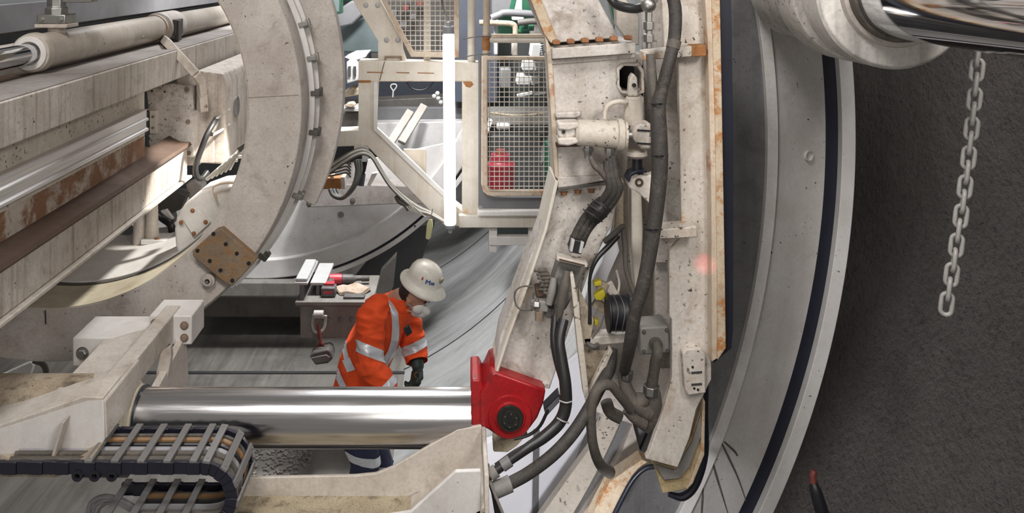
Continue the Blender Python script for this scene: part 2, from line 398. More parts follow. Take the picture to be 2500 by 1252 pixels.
# ------------------------------------------------------------------ the setting
def arc_sweep(R, a0, a1, y0, y1, th, n=48, ny=1):
    """part of a tunnel lining around the axis; angle measured from straight down towards +x"""
    m = MB(); prof = []
    for k in range(n+1):
        a = math.radians(a0+(a1-a0)*k/n); prof.append((math.sin(a), -math.cos(a)))
    b = len(m.v)
    for yy in (y0, y1):
        for q in (R, R+th):
            for x, z in prof: m.v.append(Vector((AX+x*q, yy, AZ+z*q)))
    N = n+1
    for i in range(n):
        a, c, d, e = i, N+i, 2*N+i, 3*N+i
        m.f += [(a, a+1, d+1, d), (c, e, e+1, c+1), (a, c, c+1, a+1), (d, d+1, e+1, e)]
    m.f += [(0, 2*N, 3*N, N), (n, N+n, 3*N+n, 2*N+n)]
    return m
o = arc_sweep(4.3, -10, 150, .4, 8.5, .4, 90).build('wall_right', M['shotcrete'], ang=60)
tag(o, 'rough dark shotcrete tunnel wall at the right, behind the hanging chain', 'wall', kind='structure')
dsp = o.modifiers.new('sub', 'SUBSURF'); dsp.levels = 0; dsp.render_levels = 0
o = arc_sweep(3.4, 20, 125, 5.2, 15.0, .25, 60).build('wall_shield', M['skin_plate'], ang=60)
tag(o, 'curved grey shield skin rising to the right of the worker', 'wall', kind='structure')
sj = MB()
for yj in (8.25, 10.6):                                   # the joints between the skin plates
    for k in range(40):
        a0 = math.radians(22+2.2*k); a1 = math.radians(22+2.2*(k+1))
        p = [Vector((AX+3.396*math.sin(a), yj, AZ-3.396*math.cos(a))) for a in (a0, a1)]
        sj.bar(p[0], p[1], .006, .008, (0, 1, 0))
tag(sj.build('trim_joints', M['darkgrey']), 'thin dark joint lines between the curved skin plates', 'trim', kind='structure')
o = MB().box(-6.5, -.42, 4.4, 15.0, -.12, 0).build('floor', M['deck'])
tag(o, 'streaked wet grey concrete floor behind the chrome rod', 'floor', kind='structure')
o = MB().box(-8, 4, 15.0, 15.3, -.2, 8).build('wall_back', M['darkgrey'])
tag(o, 'dark end of the machine bay behind the frames', 'wall', kind='structure')
# drain joint and gravel on the deck
o = MB().box(-3.0, -.5, 8.15, 8.19, .0, .012).build('trim_deck_joint', M['darkgrey']); tag(o, 'dark joint across the wet deck', 'trim', kind='structure')
g = MB()
for k in range(420):
    r = math.sqrt(random.random()); a = random.random()*6.283
    x = -1.42+.30*r*math.cos(a); y = 6.75+.32*r*math.sin(a); q = random.uniform(.006, .016)
    g.ball((x, y, q*.5), q, 6, (1, 1, .8))
tag(g.build('gravel', M['ledge'], ang=20), 'patch of wet grey gravel on the floor under the chrome rod', 'gravel', kind='stuff')

# ------------------------------------------------------------------ erector ring (left)
RY = 4.2; R0 = .954; R1 = 1.203
def ringpt(ang, r, y):                                 # angle from +x towards up, in degrees
    a = math.radians(ang); return Vector((AX+r*math.cos(a), y, AZ+r*math.sin(a)))
ring = thing('erector_ring', (AX, RY+.2, 0), 'huge cream C-shaped machine ring at left with a rusty bolted plate on it', 'machine ring')
def revolve(prof, a0, a1, n, off=(0, 0)):
    """prof: list of (y, r), closed loop, around the tunnel axis"""
    m = MB(); full = abs(a1-a0) >= 359.9; N = n if full else n+1
    for y, r in prof:
        for i in range(N):
            m.v.append(ringpt(a0+(a1-a0)*i/n, r, y)+Vector((off[0], 0, off[1])))
    K = len(prof)
    for k in range(K):
        k2 = (k+1) % K
        for i in range(n):
            j = (i+1) % N; m.f.append((k*N+i, k*N+j, k2*N+j, k2*N+i))
    if not full: m.f += [tuple(k*N for k in range(K)), tuple(k*N+n for k in reversed(range(K)))]
    return m
revolve([(RY, R0), (RY, R1), (RY+.03, R1+.012), (RY+.16, R1+.012), (RY+.16, R1-.05), (RY+.30, R1-.05), (RY+.30, R0)], 0, 360, 160).build('face_plate', M['ringpaint'], ring, .004)
revolve([(RY+.18, R1-.045), (RY+.18, R1+.035), (RY+.205, R1+.035), (RY+.205, R1-.045)], -48, 80, 90).build('cable_rail', M['white'], ring)
revolve([(RY+.24, R1-.045), (RY+.24, R1+.05), (RY+.258, R1+.05), (RY+.258, R1-.045)], -48, 80, 90).build('cable_rail', M['white'], ring)
revolve([(RY+.165, R1-.047), (RY+.165, R1-.040), (RY+.298, R1-.040), (RY+.298, R1-.047)], -48, 80, 90).build('cable_tray', M['darksteel'], ring)
for k in range(5):
    rr = R1+.005+.004*k; yy = RY+.262+.008*k
    MB().tube([ringpt(a, rr, yy) for a in range(-46, 80, 4)], .0055, n=8, sub=2).build('cable', M['cablewhite'] if k % 2 else M['hosegrey'], ring)
revolve([(RY+.31, R0+.05), (RY+.31, 1.433), (RY+.40, 1.433), (RY+.40, R0+.05)], -26, 86, 120, (-.07, .08)).build('rear_flange', M['ringpaint'], ring, .004)
for a, nm in ((18, 'cable_clamp'), (2, 'cable_clamp'), (-7, 'cable_clamp'), (-22, 'cable_clamp'), (-38, 'cable_clamp'), (10, 'cable_clamp')):
    p = ringpt(a, R1+.04, RY+.22); rad = (p-Vector((AX, p.y, AZ))).normalized(); tg_ = rad.cross(Vector((0,1,0)))
    m = MB(); m.obox(p, rad*.022, Vector((0,.05,0)), tg_*.012); m.obox(p+rad*.02, rad*.008, Vector((0,.02,0)), tg_*.02)
    m.build(nm, M['zinc'] if a in (18, -22, 10) else M['darksteel'], ring, .002)
# welded seam and step in the ring face
for a in (-3.0,):
    p0 = ringpt(a+6, R0+.0, RY-.002); p1 = ringpt(a+6, R1-.01, RY-.002)
    MB().bar(p0, p1, .003, .004, (0,1,0)).build('weld_seam', M['hydpaint'], ring)
p0 = ringpt(-90.5, R0+.005, RY-.001); p1 = ringpt(-90.3, R0+.07, RY-.001)
MB().bar(p0, p1, .006, .004, (0,1,0)).build('weld_seam', M['darkgrey'], ring)
# rusty square plate bolted to the face
pl = MB().prism([(470,612),(527,562),(541,558),(627,632),(622,640),(566,699),(552,693),(471,626)], RY-.045, .05).build('bolted_plate', M['rust_plate'], ring, .004)
pl['label'] = 'rusty square plate with round bolt holes'
for x, y in ((521,571),(551,596),(578,619),(607,643),(482,612),(512,637),(538,660),(567,685)):
    MB().lathe(W(x, y, RY-.047), (0,1,0), [(0, .0095), (.004, .0095)], 16).build('bolt_hole', M['black'], pl)
MB().lathe(W(508, 685, RY-.02), (0,1,0), [(-.018, .012), (-.018, .022), (-.005, .022), (-.005, .032), (.022, .032), (.022, .012)], 28, closed=True).build('sight_boss', M['ringpaint'], ring, .002)
MB().lathe(W(508, 685, RY-.02), (0,1,0), [(-.022, .001), (-.022, .0075), (.0, .0075)], 6).build('boss_screw', M['zinc'], ring)
# inner drum seen through the ring
drum = thing('inner_drum', (AX, 4.7, 0), 'oil-stained curved drum inside the bottom of the big cream ring', 'drum')
revolve([(RY+.305, R0+.03), (RY+.305, R0-.006), (RY+.335, R0-.006), (RY+.335, R0+.03)], -150, 0, 120).build('drum_groove', M['darksteel'], drum)
revolve([(RY+.34, R0-.012), (RY+.34, R0+.02), (RY+1.25, R0+.02), (RY+1.25, R0-.012)], -150, -22, 120).build('drum_shell', M['white'], drum)
revolve([(RY+.004, R0-.003), (RY+.004, R0+.004), (RY+.298, R0+.004), (RY+.298, R0-.003)], 0, 360, 160).build('inner_lining', M['yellowed'], ring)['label'] = 'oil-yellowed inner surface'
# bolted motor cover on the drum
mc = thing('motor_cover', W(500, 640, 4.62), 'white rounded cover with four rusty bolts inside the ring', 'cover')
m = MB(); m.prism([(425,560),(430,530),(450,498),(486,468),(530,452),(588,448),(592,470),(575,520),(550,560),(520,590),(470,625),(440,640),(428,600)], 4.55, .22)
m.build('cover_shell', M['white'], mc, .015, seg=3)
MB().prism([(444,534),(478,506),(514,543),(474,580)], 4.535, .02).build('cover_hatch', M['white'], mc, .003)
for x, y in ((470,514),(442,543),(502,542),(473,570)): bolt(mc, W(x, y, 4.533), YM, .009, M['rustbolt'])
MB().ptube([(524,472,4.53),(528,484,4.5),(520,460,4.5),(532,450,4.5),(560,446,4.5),(590,452,4.53)], 2.6, n=8).build('lifting_handle', M['rustframe'], mc)
# clips and hoses at the top of the cover
hc = thing('hose_clip_cluster', W(560, 440, 4.6), 'tangle of dusty white hoses held by a dark clip beside the ring', 'hoses')
m = MB()
for k in range(6):
    x0 = 505+k*11
    m.ptube([(x0, 438-k*5, 4.62), (x0+22, 418-k*9, 4.58), (x0+40, 404-k*9, 4.6), (x0+62, 400-k*9, 4.66)], 4.2, n=8)
m.build('hose', M['cablewhite'], hc)
MB().prism([(578,362),(604,344),(616,352),(612,372),(600,378),(592,372),(606,362),(602,356),(586,372)], 4.55, .03).build('clip', M['darksteel'], hc, .002)
MB().ptube([(592,372,4.56),(598,400,4.56),(592,424,4.58)], 4, n=8).build('hose', M['cablewhite'], hc)
# pillars and red box on the drum floor
for px, lab in ((341, 'pale tapered pillar standing in the drum, left of the pair'), (371, 'pale tapered pillar standing in the drum, right of the pair')):
    d = 5.15; t = thing('drum_pillar', W(px, 615 if px < 350 else 585, d), lab, 'pillar', 'pillars inside the ring')
    b0 = 612 if px < 350 else 588
    m = MB(); m.lathe(W(px, b0, d), (0,0,1), [(0, .042), (.10, .036), (.42, .03)], 24); m.build('post', M['cream'], t)
    MB().pbox(px-28, px+34, b0-2, b0+10, d-.06, .14).build('base_plate', M['white'], t, .004)
    bolt(t, W(px+12, b0-4, d-.04), (0,0,1), .012, M['rustbolt'])
t = thing('red_junction_box', W(292, 612, 5.35), 'dirty red box with a grey peaked lid inside the drum', 'box')
MB().pbox(248, 322, 588, 614, 5.3, .12).build('box_body', M['maroon'], t, .004)
MB().prism([(262,578),(300,560),(334,586),(332,612),(318,612),(318,590),(252,590)], 5.32, .12).build('box_lid', M['midgrey'], t, .004)
t = thing('drum_hose_bracket', W(420, 545, 5.3), 'dark hose elbow and pale plates behind the motor cover', 'hose fitting')
MB().ptube([(382,520,5.3),(398,534,5.3),(416,548,5.28),(420,566,5.28)], 9, n=12).build('elbow', M['blackhose'], t)
MB().prism([(392,515),(405,512),(422,535),(410,540)], 5.32, .03).build('plate', M['white'], t)
MB().prism([(376,505),(430,470),(455,478),(440,512),(420,520),(425,545),(400,525)], 5.4, .08).build('bracket', M['darksteel'], t, .004)
MB().prism([(452,450),(475,440),(495,452),(490,478),(462,490)], 5.5, .1).build('plate', M['white'], t, .01)

# ------------------------------------------------------------------ girder along the tunnel (left)
def gz(py, x): return CZ-(py-VY)/VX*abs(x)                 # height of the line that crosses the picture's left edge at py
Y0, Y1 = 2.0, 7.4
gird = thing('erector_girder', (-1.65, 4.7, gz(790, 1.5)), 'long cream box girder with a worn steel rail running along the left', 'girder')
xb = -1.5
MB().box(-1.74, xb, Y0, Y1, gz(366, 1.5), gz(250, 1.5)).build('upper_box', M['beam'], gird, .006)
MB().box(-1.735, xb-.005, Y0, Y1, gz(250, 1.5), gz(250, 1.5)+.004).build('grit_layer', M['ledge'], gird)
MB().box(-1.74, -1.57, Y0, 4.43, gz(520, 1.57), gz(366, 1.5)-.002).build('web', M['spotted'], gird)
z0, z1 = gz(510, 1.53), gz(432, 1.53)
m = MB(); hh = z1-z0
prof = [(0, 0), (.045, 0), (.045, .10*hh), (.032, .16*hh), (.032, .44*hh), (.045, .48*hh), (.045, .56*hh), (.034, .62*hh), (.034, .92*hh), (.045, hh), (0, hh)]
m.prism_w([[Vector((-1.575+a, Y0, z0+b)) for a, b in prof]], Vector((0, 4.38-Y0, 0)))
m.build('rail', M['rail'], gird, .002)['label'] = 'bright worn steel rail'
MB().box(-1.74, -1.575, Y0, 4.45, gz(640, 1.55), gz(512, 1.56)).build('rusty_web', M['rustyweb'], gird)
zf = gz(660, 1.5)
m = MB(); m.prism_w([[Vector((-1.60, Y0, zf+.060)), Vector((-1.575, Y0, zf+.046)), Vector((-1.54, Y0, zf+.030)), Vector((-1.485, Y0, zf+.026)), Vector((-1.475, Y0, zf+.012)), Vector((-1.485, Y0, zf)), Vector((-1.60, Y0, zf))]], Vector((0, 2.9, 0)))
m.build('rust_flange', M['dark_rust'], gird)
MB().box(-1.74, -1.5, Y0, 4.9, gz(778, 1.5), zf).build('lower_box', M['beam'], gird, .004)
MB().box(-1.74, -1.478, Y0, 4.92, gz(797, 1.49), gz(780, 1.5)).build('bottom_flange', M['cream'], gird, .003)
# second beam behind, and the dark clutter above it
o = MB().box(-2.35, -1.9, 2.0, 9.5, CZ-.62, CZ-.40).build('support_beam', M['ringpaint'], None, .006); tag(o, 'grey-beige beam behind the long hydraulic cylinder at left', 'beam')
o = MB().box(-1.90, -1.76, 2.0, 8.0, CZ-.60, CZ-.45).build('channel_beam', M['dark_rust'], None, .004); tag(o, 'rust-brown channel just under the long hydraulic cylinder at left', 'beam')
o = MB().box(-3.2, -2.45, 3.0, 11, CZ-.36, CZ-.20).build('support_beam', M['midgrey'], None, .006); tag(o, 'dark grey beam crossing the top left corner', 'beam')
o = MB().box(-3.6, -3.3, 3.0, 12, CZ-.5, CZ+.3).build('steel_screen', M['darksteel'], None, .01); tag(o, 'dark steel panel filling the top left corner behind the pipe', 'panel')
# ------------------------------------------------------------------ long hydraulic cylinder (top left)
cx, cz = -1.75, CZ-.352
hyd = thing('hydraulic_cylinder', (cx, 4.5, cz-.085), 'long dusty cream hydraulic cylinder along the top left with a chrome rod', 'hydraulic cylinder')
ya = 3.62; yb = 5.15
MB().lathe((cx, ya, cz), (0,1,0), [(.0, .045), (.0, .078), (.03, .083), (.05, .083), (.055, .0745), (yb-ya, .0725)], 48).build('barrel', M['hydpaint'], hyd, .002)
MB().lathe((cx, ya-.012, cz), (0,1,0), [(0, .048), (0, .070), (.02, .070), (.02, .048)], 48, closed=True).build('gland', M['white'], hyd, .002)
MB().cyl((cx, 2.2, cz), (cx, ya+.02, cz), .042, 40).build('rod', M['mirror'], hyd)['label'] = 'shiny chrome rod'
MB().lathe((cx, yb-.06, cz), (0,1,0), [(0, .070), (0, .079), (.022, .079), (.022, .070)], 48, closed=True).build('clamp_ring', M['rustframe'], hyd, .002)
MB().lathe((cx, yb-.02, cz), (0,1,0), [(0, .068), (.02, .088), (.30, .088), (.33, .07)], 48).build('clamp_band', M['ringpaint'], hyd, .003)
m = MB(); m.obox((cx+.085, yb+.10, cz+.0), (.012,0,0), (0,.07,0), (0,0,.045)); m.obox((cx+.095, yb+.08, cz-.02), (.012,0,0), (0,.03,0), (0,0,.06)); m.build('clamp_lug', M['darksteel'], hyd, .003)
MB().cyl((cx, yb+.1, cz), (cx, 7.4, cz), .070, 40).build('barrel', M['hydpaint'], hyd)
for y, a in ((4.15, -.5), (4.72, -.25), (4.2, -.1)):
    n = Vector((math.cos(a), 0, math.sin(a))); bolt(hyd, Vector((cx, y, cz))+n*.073, n, .0065, M['zinc'], washer=False)
# valve riser standing on the cylinder
d = 3.86; bx = W(92, 60, d)
rz = thing('riser_fitting', W(92, 82, d), 'grey flanged pipe riser standing on the near end of the long cylinder', 'pipe fitting')
bx = Vector((cx+.0, d, 0))
zt = lambda py: CZ+(VY-py)/F*d
MB().cyl((cx, d, cz+.06), (cx, d, zt(62)), .036, 24).build('neck', M['cream'], rz)
MB().box(cx-.07, cx+.07, d-.06, d+.06, zt(66), zt(57)).build('flange', M['cream'], rz, .003)
m = MB(); m.box(cx-.062, cx+.062, d-.055, d+.055, zt(57), zt(34)); m.build('flange_clamp', M['zinc'], rz, .005)
for sx in (-.04, .04): bolt(rz, (cx+sx, d-.055, zt(46)), YM, .012, M['zinc'])
MB().lathe((cx, d, zt(36)), (0,0,1), [(0, .05), (.03, .05), (.035, .042), (.16, .042), (.17, .048), (.24, .048)], 8).build('hex_body', M['zinc'], rz, .002)
MB().box(cx+.03, cx+.16, d-.02, d+.05, zt(6), zt(-40)).build('side_port', M['zinc'], rz, .004)
# ------------------------------------------------------------------ gear block bolted to the end of the girder
blk = thing('gear_block', W(490, 400, 5.0), 'cream block with bolted cover plate and oval hole beside the ring', 'gear block')
d = 4.95
x0, x1 = W(478, 0, d).x, W(552, 0, d).x
zt = lambda py: CZ+(VY-py)/F*d
m = MB(); L = 1.35
m.prism_w([[Vector((x0, d, zt(398))), Vector((x1, d, zt(402))), Vector((x1, d, zt(205))), Vector((x1-.02, d, zt(180))), Vector((x0, d, zt(172)))]], Vector((0, L, 0)))
m.build('housing', M['beam'], blk, .012, seg=3)
# oval hole on its right flank: a raised dark disc painted as its shade
m = MB(); yc = d+.14
m.lathe((x1+.002, yc+.08, zt(275)), (1,0,0), [(.0035, .001), (.0035, .05), (.006, .056), (.006, .060), (-.005, .062)], 32)
o = m.build('oval_hole_dark_disc', M['greysteel'], blk)
MB().prism([(357,216),(373,208),(425,204),(470,210),(473,272),(474,384),(427,383),(425,376),(371,376),(363,350),(362,262)], d-.02, .07).build('cover_plate', M['armpaint'], blk, .004)
MB().pbox(473, 522, 270, 398, d-.01, .06).build('side_plate', M['beam'], blk, .004)
MB().pbox(436, 486, 380, 404, d-.0, .08).build('lower_lip', M['cream'], blk, .004)
MB().pbox(430, 480, 176, 210, d+.01, .10).build('upper_lip', M['cream'], blk, .01)
for x, y in ((456,219),(459,297),(461,373)):
    MB().lathe(W(x, y, d-.021), YM, [(0, .013), (.004, .013), (.004, .009), (-.006, .009)], 20).build('bolt_recess', M['bolt'], blk)
for x, y in ((371,222),(402,224)):
    MB().lathe(W(x, y, d-.021), YM, [(0, .006), (.001, .006)], 12).build('bolt_hole', M['black'], blk)
w = MB().pbox(365, 382, 270, 326, d-.045, .03).build('wiper_plate', M['frame'], blk, .002)
for y in (285, 312): MB().lathe(W(373, y, d-.046), YM, [(0, .008), (.003, .008)], 14).build('screw', M['bolt'], w)
w = MB().pbox(362, 424, 361, 377, d-.045, .03).build('wiper_plate', M['frame'], blk, .002)
for x in (377, 407): MB().lathe(W(x, 369, d-.046), YM, [(0, .008), (.003, .008)], 14).build('screw', M['bolt'], w)
MB().pbox(336, 364, 272, 330, d-.03, .10).build('slide_shoe', M['darksteel'], blk, .004)
# strap from the cylinder clamp to the block
st = thing('support_strap', W(500, 275, 4.88), 'bent flat steel strap from the long cylinder down to the gear block', 'strap')
P = [W(400,96,5.1), W(410,106,4.75), W(478,180,4.72), W(490,198,4.8), W(495,232,4.86), W(497,272,4.88)]
m = MB()
for a, b in zip(P[:-1], P[1:]): m.bar(a, b, .03, .045, (.5,.2,.8))
m.build('strap_bar', M['cream'], st, .003)
for y in (226, 258): bolt(st, W(503, y, 4.875), (.9,-.4,0), .013, M['bolt'])
# black hose hanging at the block
hb = thing('hanging_hose', W(478, 420, 4.75), 'black hose drooping below the oval hole of the gear block', 'hose')
MB().ptube([(530,290,4.93),(520,303,4.85),(505,330,4.8),(490,368,4.78),(478,405,4.76),(480,428,4.78),(492,436,4.8),(506,420,4.85)], 7, n=12).build('hose', M['blackhose'], hb)
MB().ptube([(560,268,5.02),(536,284,4.93),(524,294,4.88)], 3.5, n=8).build('fitting', M['cablewhite'], hb)
MB().ptube([(560,304,5.02),(540,318,4.93),(518,330,4.86)], 3.5, n=8).build('fitting', M['cablewhite'], hb)
MB().ptube([(529,292,4.92),(512,326,4.83)], 9, n=12).build('hose_sleeve', M['hosegrey'], hb)
# ------------------------------------------------------------------ lower left: barrel, clamp arm, gusset
RX = 3.12; rodz = CZ+(VY-1019)/F*RX
rod = thing('thrust_cylinder', W(740, 1090, RX), 'huge shiny chrome piston rod with a red eye crossing the foreground', 'hydraulic cylinder')
xa, xe = W(340, 0, RX).x, W(1150, 0, RX).x
MB().cyl((xa-.05, RX, rodz), (xe, RX, rodz), .0985, 96).build('piston_rod', M['chrome'], rod)['label'] = 'polished chrome rod'
m = MB(); m.lathe((xa-.075, RX, rodz), (1,0,0), [(0, .10), (0, .128), (.055, .122), (.06, .112), (.075, .108), (.08, .1)], 72); m.build('gland_ring', M['yellowed'], rod, .002)
MB().lathe((xa+.006, RX, rodz), (1,0,0), [(0, .0985), (0, .106), (.008, .106), (.008, .0985)], 72, closed=True).build('wiper_seal', M['seal'], rod)
MB().lathe((xa-.9, RX, rodz), (1,0,0), [(0, .142), (.72, .142), (.74, .125), (.84, .125)], 64).build('barrel', M['dusty'], rod, .004)
# red eye at the right end (y axis pin)
ed = 3.02
er = MB()
er.prism([(1150,927),(1172,926),(1186,958),(1186,1035),(1172,1050),(1150,1040)], ed+.01, .19)
er.build('eye_collar', M['red'], rod, .008, seg=3)
cxp, cyp = 1245, 1017
out = [(1186,940),(1198,912),(1210,908),(1333,952),(1332,985)]
for k in range(0, 13):
    a = math.radians(8+k*13.5); out.append((cxp+3+78*math.cos(a)*(1 if k > 2 else 1.0), cyp-10+ 56*math.sin(a)))
out += [(1172,1040),(1172,960)]
out = [(1186,940),(1198,912),(1210,908),(1333,952),(1327,985),(1313,1020),(1295,1045),(1270,1062),(1240,1069),(1212,1063),(1190,1048),(1172,1040),(1172,960)]
MB().prism(out, ed, .20).build('eye', M['red'], rod, .008, seg=3)
MB().lathe(W(cxp, cyp, ed), (0,1,0), [(-.006, .04), (-.006, .072), (.004, .078)], 48).build('eye_boss', M['red'], rod)
for r_, mt, t_ in ((.054, 'red', -.012), (.046, 'pin', -.018), (.030, 'pin', -.024)):
    MB().lathe(W(cxp, cyp, ed), (0,1,0), [(t_, r_*.35), (t_, r_*.92), (t_+.006, r_), (.02, r_)], 48).build('pin_bush', M[mt], rod)
MB().lathe(W(cxp, cyp, ed), (0,1,0), [(-.026, .0), (-.026, .011), (.0, .011)], 24).build('pin_bore', M['black'], rod)
for k in range(6):
    a = k*math.pi/3+.4; MB().lathe(W(cxp, cyp, ed)+Vector((.022*math.cos(a), -.026, .022*math.sin(a))), YM, [(0, .003), (.002, .003)], 8).build('pin_screw', M['zinc'], rod)
MB().prism([(1194,905),(1198,876),(1204,864),(1208,905)], ed+.06, .06).build('eye_guard', M['red'], rod, .004)
m = MB(); m.ptube([(1338,1000,ed-.005),(1318,1040,ed-.005),(1290,1062,ed-.005),(1255,1071,ed-.005)], 4, n=8); m.build('edge_seal', M['blackhose'], rod)
# clamp arm (runs along the tunnel above the barrel)
arm = thing('clamp_beam', (-1.2, 3.3, CZ-1.55), 'white clamp beam above the rod barrel, end block bolted to the ring', 'clamp beam')
xr = -1.165; zt_ = CZ-1.417
MB().box(xr-.062, xr, 2.9, 3.72, zt_-.10, zt_).build('bar', M['cream'], arm, .005)
m = MB(); m.prism_w([[Vector((xr-.22, 2.95, zt_-.035)), Vector((xr-.06, 2.95, zt_-.035)), Vector((xr-.06, 3.6, zt_-.035)), Vector((xr-.22, 3.45, zt_-.035))]], Vector((0,0,-.05))); m.build('side_plate', M['cream'], arm, .004)
MB().box(xr-.10, xr+.075, 3.62, 3.80, zt_-.125, zt_-.005).build('end_block', M['white'], arm, .006)
for x_, z_ in ((xr-.075, zt_-.035), (xr+.045, zt_-.045), (xr+.045, zt_-.095)): bolt(arm, (x_, 3.62, z_), YM, .014, M['bolt'])
MB().box(xr-.36, xr-.09, 3.5, 3.72, zt_-.16, zt_-.045).build('rear_block', M['white'], arm, .006)
bolt(arm, (xr-.32, 3.5, zt_-.105), YM, .020, M['zinc'])
m = MB(); m.prism_w([[Vector((xr+.04, 3.3, zt_-.16)), Vector((xr+.04, 3.66, zt_-.10)), Vector((xr+.04, 3.70, zt_-.32)), Vector((xr+.04, 3.34, zt_-.32))]], Vector((-.03,0,0))); m.build('gusset', M['cream'], arm, .003)
m = MB(); m.prism([(382,905),(392,862),(415,845),(418,870),(404,950),(372,965)], 3.42, .03); m.build('gusset', M['cream'], arm, .003)
# front gusset plate with rib
gp = thing('gusset_bracket', W(130, 1125, 2.85), 'white triangular gusset plate at bottom left above the cable chain', 'bracket')
d = 2.84
MB().prism([(-60,1060),(0,1045),(212,976),(252,974),(256,1070),(250,1084),(170,1124),(-60,1122)], d, .03).build('plate', M['white'], gp, .003)
MB().prism_w([[W(168,1012,d), W(172,1012,d), W(150,1098,d), W(140,1098,d)]], Vector((0,-.05,0))).build('rib', M['cream'], gp, .003)
m = MB(); m.prism_w([[W(-60,1108,d), W(186,1108,d), W(256,1075,d), W(250,1090,d), W(170,1126,d), W(-60,1124,d)]], Vector((0,-.09,0))); m.build('foot_flange', M['dusty'], gp, .003)
m = MB(); m.prism_w([[W(252,974,d), W(258,980,d), W(262,1068,d), W(256,1072,d)]], Vector((0,.3,0))); m.build('end_plate', M['cream'], gp, .003)
m = MB(); m.prism_w([[W(-60,1050,d), W(0,1037,d), W(205,968,d), W(252,970,d), W(252,978,d), W(212,980,d), W(0,1048,d), W(-60,1062,d)]], Vector((0,.16,0))); m.build('top_flange', M['cream'], gp, .003)
t = thing('clamp_lug', W(185, 995, 2.95), 'dark steel lug with a pin beside the gusset at bottom left', 'lug')
MB().pbox(149, 215, 965, 1000, 2.98, .08).build('lug_body', M['darksteel'], t, .006)
MB().ptube([(160,990,2.96),(178,980,2.96),(198,980,2.96)], 9, n=12).build('lug_pin', M['zinc'], t)

o = MB().prism([(-60,950),(-60,930),(0,918),(50,895),(76,884),(80,892),(72,915),(52,950)], 5.6, .05).build('lower_disc', M['white'], None, .004); tag(o, 'sliver of a white disc under the big cream ring at the left edge', 'disc plate')
o = MB().ptube([(82,880,5.5),(104,888,5.5),(112,910,5.5),(96,945,5.5)], 7, n=12).build('dark_hoop', M['darksteel']); tag(o, 'dark hoop next to the white disc sliver at the left edge', 'hoop')
# ------------------------------------------------------------------ cable chain (bottom left)
cc = thing('cable_chain', W(400, 1290, 2.85), 'black cable chain with grey crossbars looping back at bottom left', 'cable chain')
dn, df = 2.74, 2.955
def chain_path(off):
    """outline points (x, z) of the chain's centre line moved outwards by off metres"""
    P = []; z_t = CZ+(VY-1143)/F*dn; r = .092; xc = W(492, 0, dn).x
    x = W(-120, 0, dn).x
    while x < xc: P.append((x, z_t+off)); x += .0405
    for k in range(0, 13):
        a = math.pi/2-k*math.pi/12; P.append((xc+(r+off)*math.cos(a), z_t-r+(r+off)*math.sin(a)))
    x = xc
    for k in range(1, 9): P.append((xc-.0405*k, z_t-2*r-off))
    return P
for yy, nm in ((dn, 'side_band'), (df-.016, 'side_band')):
    m = MB(); A = chain_path(.019); B = chain_path(-.019)
    for i in range(len(A)-1):
        g_ = .0 if i % 2 else .0035
        q = [Vector((A[i][0], yy-g_, A[i][1])), Vector((A[i+1][0], yy-g_, A[i+1][1])), Vector((B[i+1][0], yy-g_, B[i+1][1])), Vector((B[i][0], yy-g_, B[i][1]))]
        m.prism_w([q], Vector((0, .016, 0)))
    m.build(nm, M['chainplastic'], cc, .0012)
A = chain_path(.019); Bi = chain_path(-.019); idx = list(range(10, len(A)-8, 2))+[-k for k in (2, 4, 6, 8)]
for i in idx:
    src = A if i >= 0 else Bi; i2 = i+1
    a = Vector((src[i][0], 0, src[i][1])); b_ = Vector((src[i2][0], 0, src[i2][1])); tdir = (b_-a).normalized(); nn = Vector((-tdir.z, 0, tdir.x))
    if nn.z < -.0001 or (abs(nn.z) < .0001 and nn.x < 0): nn = nn
    c = (a+b_)/2; c.y = (dn+df)/2
    out_ = Vector((tdir.z*-1, 0, tdir.x))
    if i < 0: out_ = -out_
    m = MB().obox(c+out_*.003, tdir*.0115, Vector((0, (df-dn)/2+.004, 0)), out_*.0045)
    m.obox(c+out_*.008+Vector((0, (df-dn)/2-.012, 0)), tdir*.0035, Vector((0,.004,0)), out_*.0015)
    m.obox(c+out_*.008-Vector((0, (df-dn)/2-.012, 0)), tdir*.0035, Vector((0,.004,0)), out_*.0015)
    m.build('crossbar', M['bargrey'], cc, .0015)
for k, (yo, rr, mt, of) in enumerate(((.045, .0125, 'hosegrey', 0), (.075, .009, 'hosegrey', .004), (.105, .010, 'cablegrey', 0), (.135, .008, 'blackhose', 0), (.165, .0085, 'cableorange', 0), (.185, .006, 'hosegrey', .004))):
    P = chain_path(of)[4:-1:2]
    MB().tube([Vector((x, dn+yo, z)) for x, z in P], rr, n=10, sub=3).build('hose', M[mt], cc)
# rollers hanging under the near band
t = thing('roller_bracket', W(240, 1176, 2.76), 'three small black rollers under the cable chain', 'rollers')
for x in (188, 230, 272):
    MB().lathe(W(x, 1163, 2.735), (0,1,0), [(0, .008), (0, .017), (.02, .017), (.02, .008)], 24, closed=True).build('roller', M['rubber'], t)
MB().pbox(175, 312, 1154, 1166, 2.76, .02).build('roller_rail', M['darksteel'], t)
# loose grey cables under the chain
t = thing('cable_bundle', W(290, 1260, 2.9), 'loose grey cables curling under the cable chain', 'cables')
for k in range(3):
    MB().ptube([(215+10*k,1262,2.95),(222+12*k,1228+5*k,2.94),(255+8*k,1212+7*k,2.93),(300,1222+7*k,2.92),(360,1258+6*k,2.9)], 6-k, n=10).build('cable', M['cablegrey'], t)
MB().ptube([(404,1240,2.98),(402,1222,2.97),(412,1212,2.97)], 8, n=10).build('cable_gland', M['cablewhite'], t)
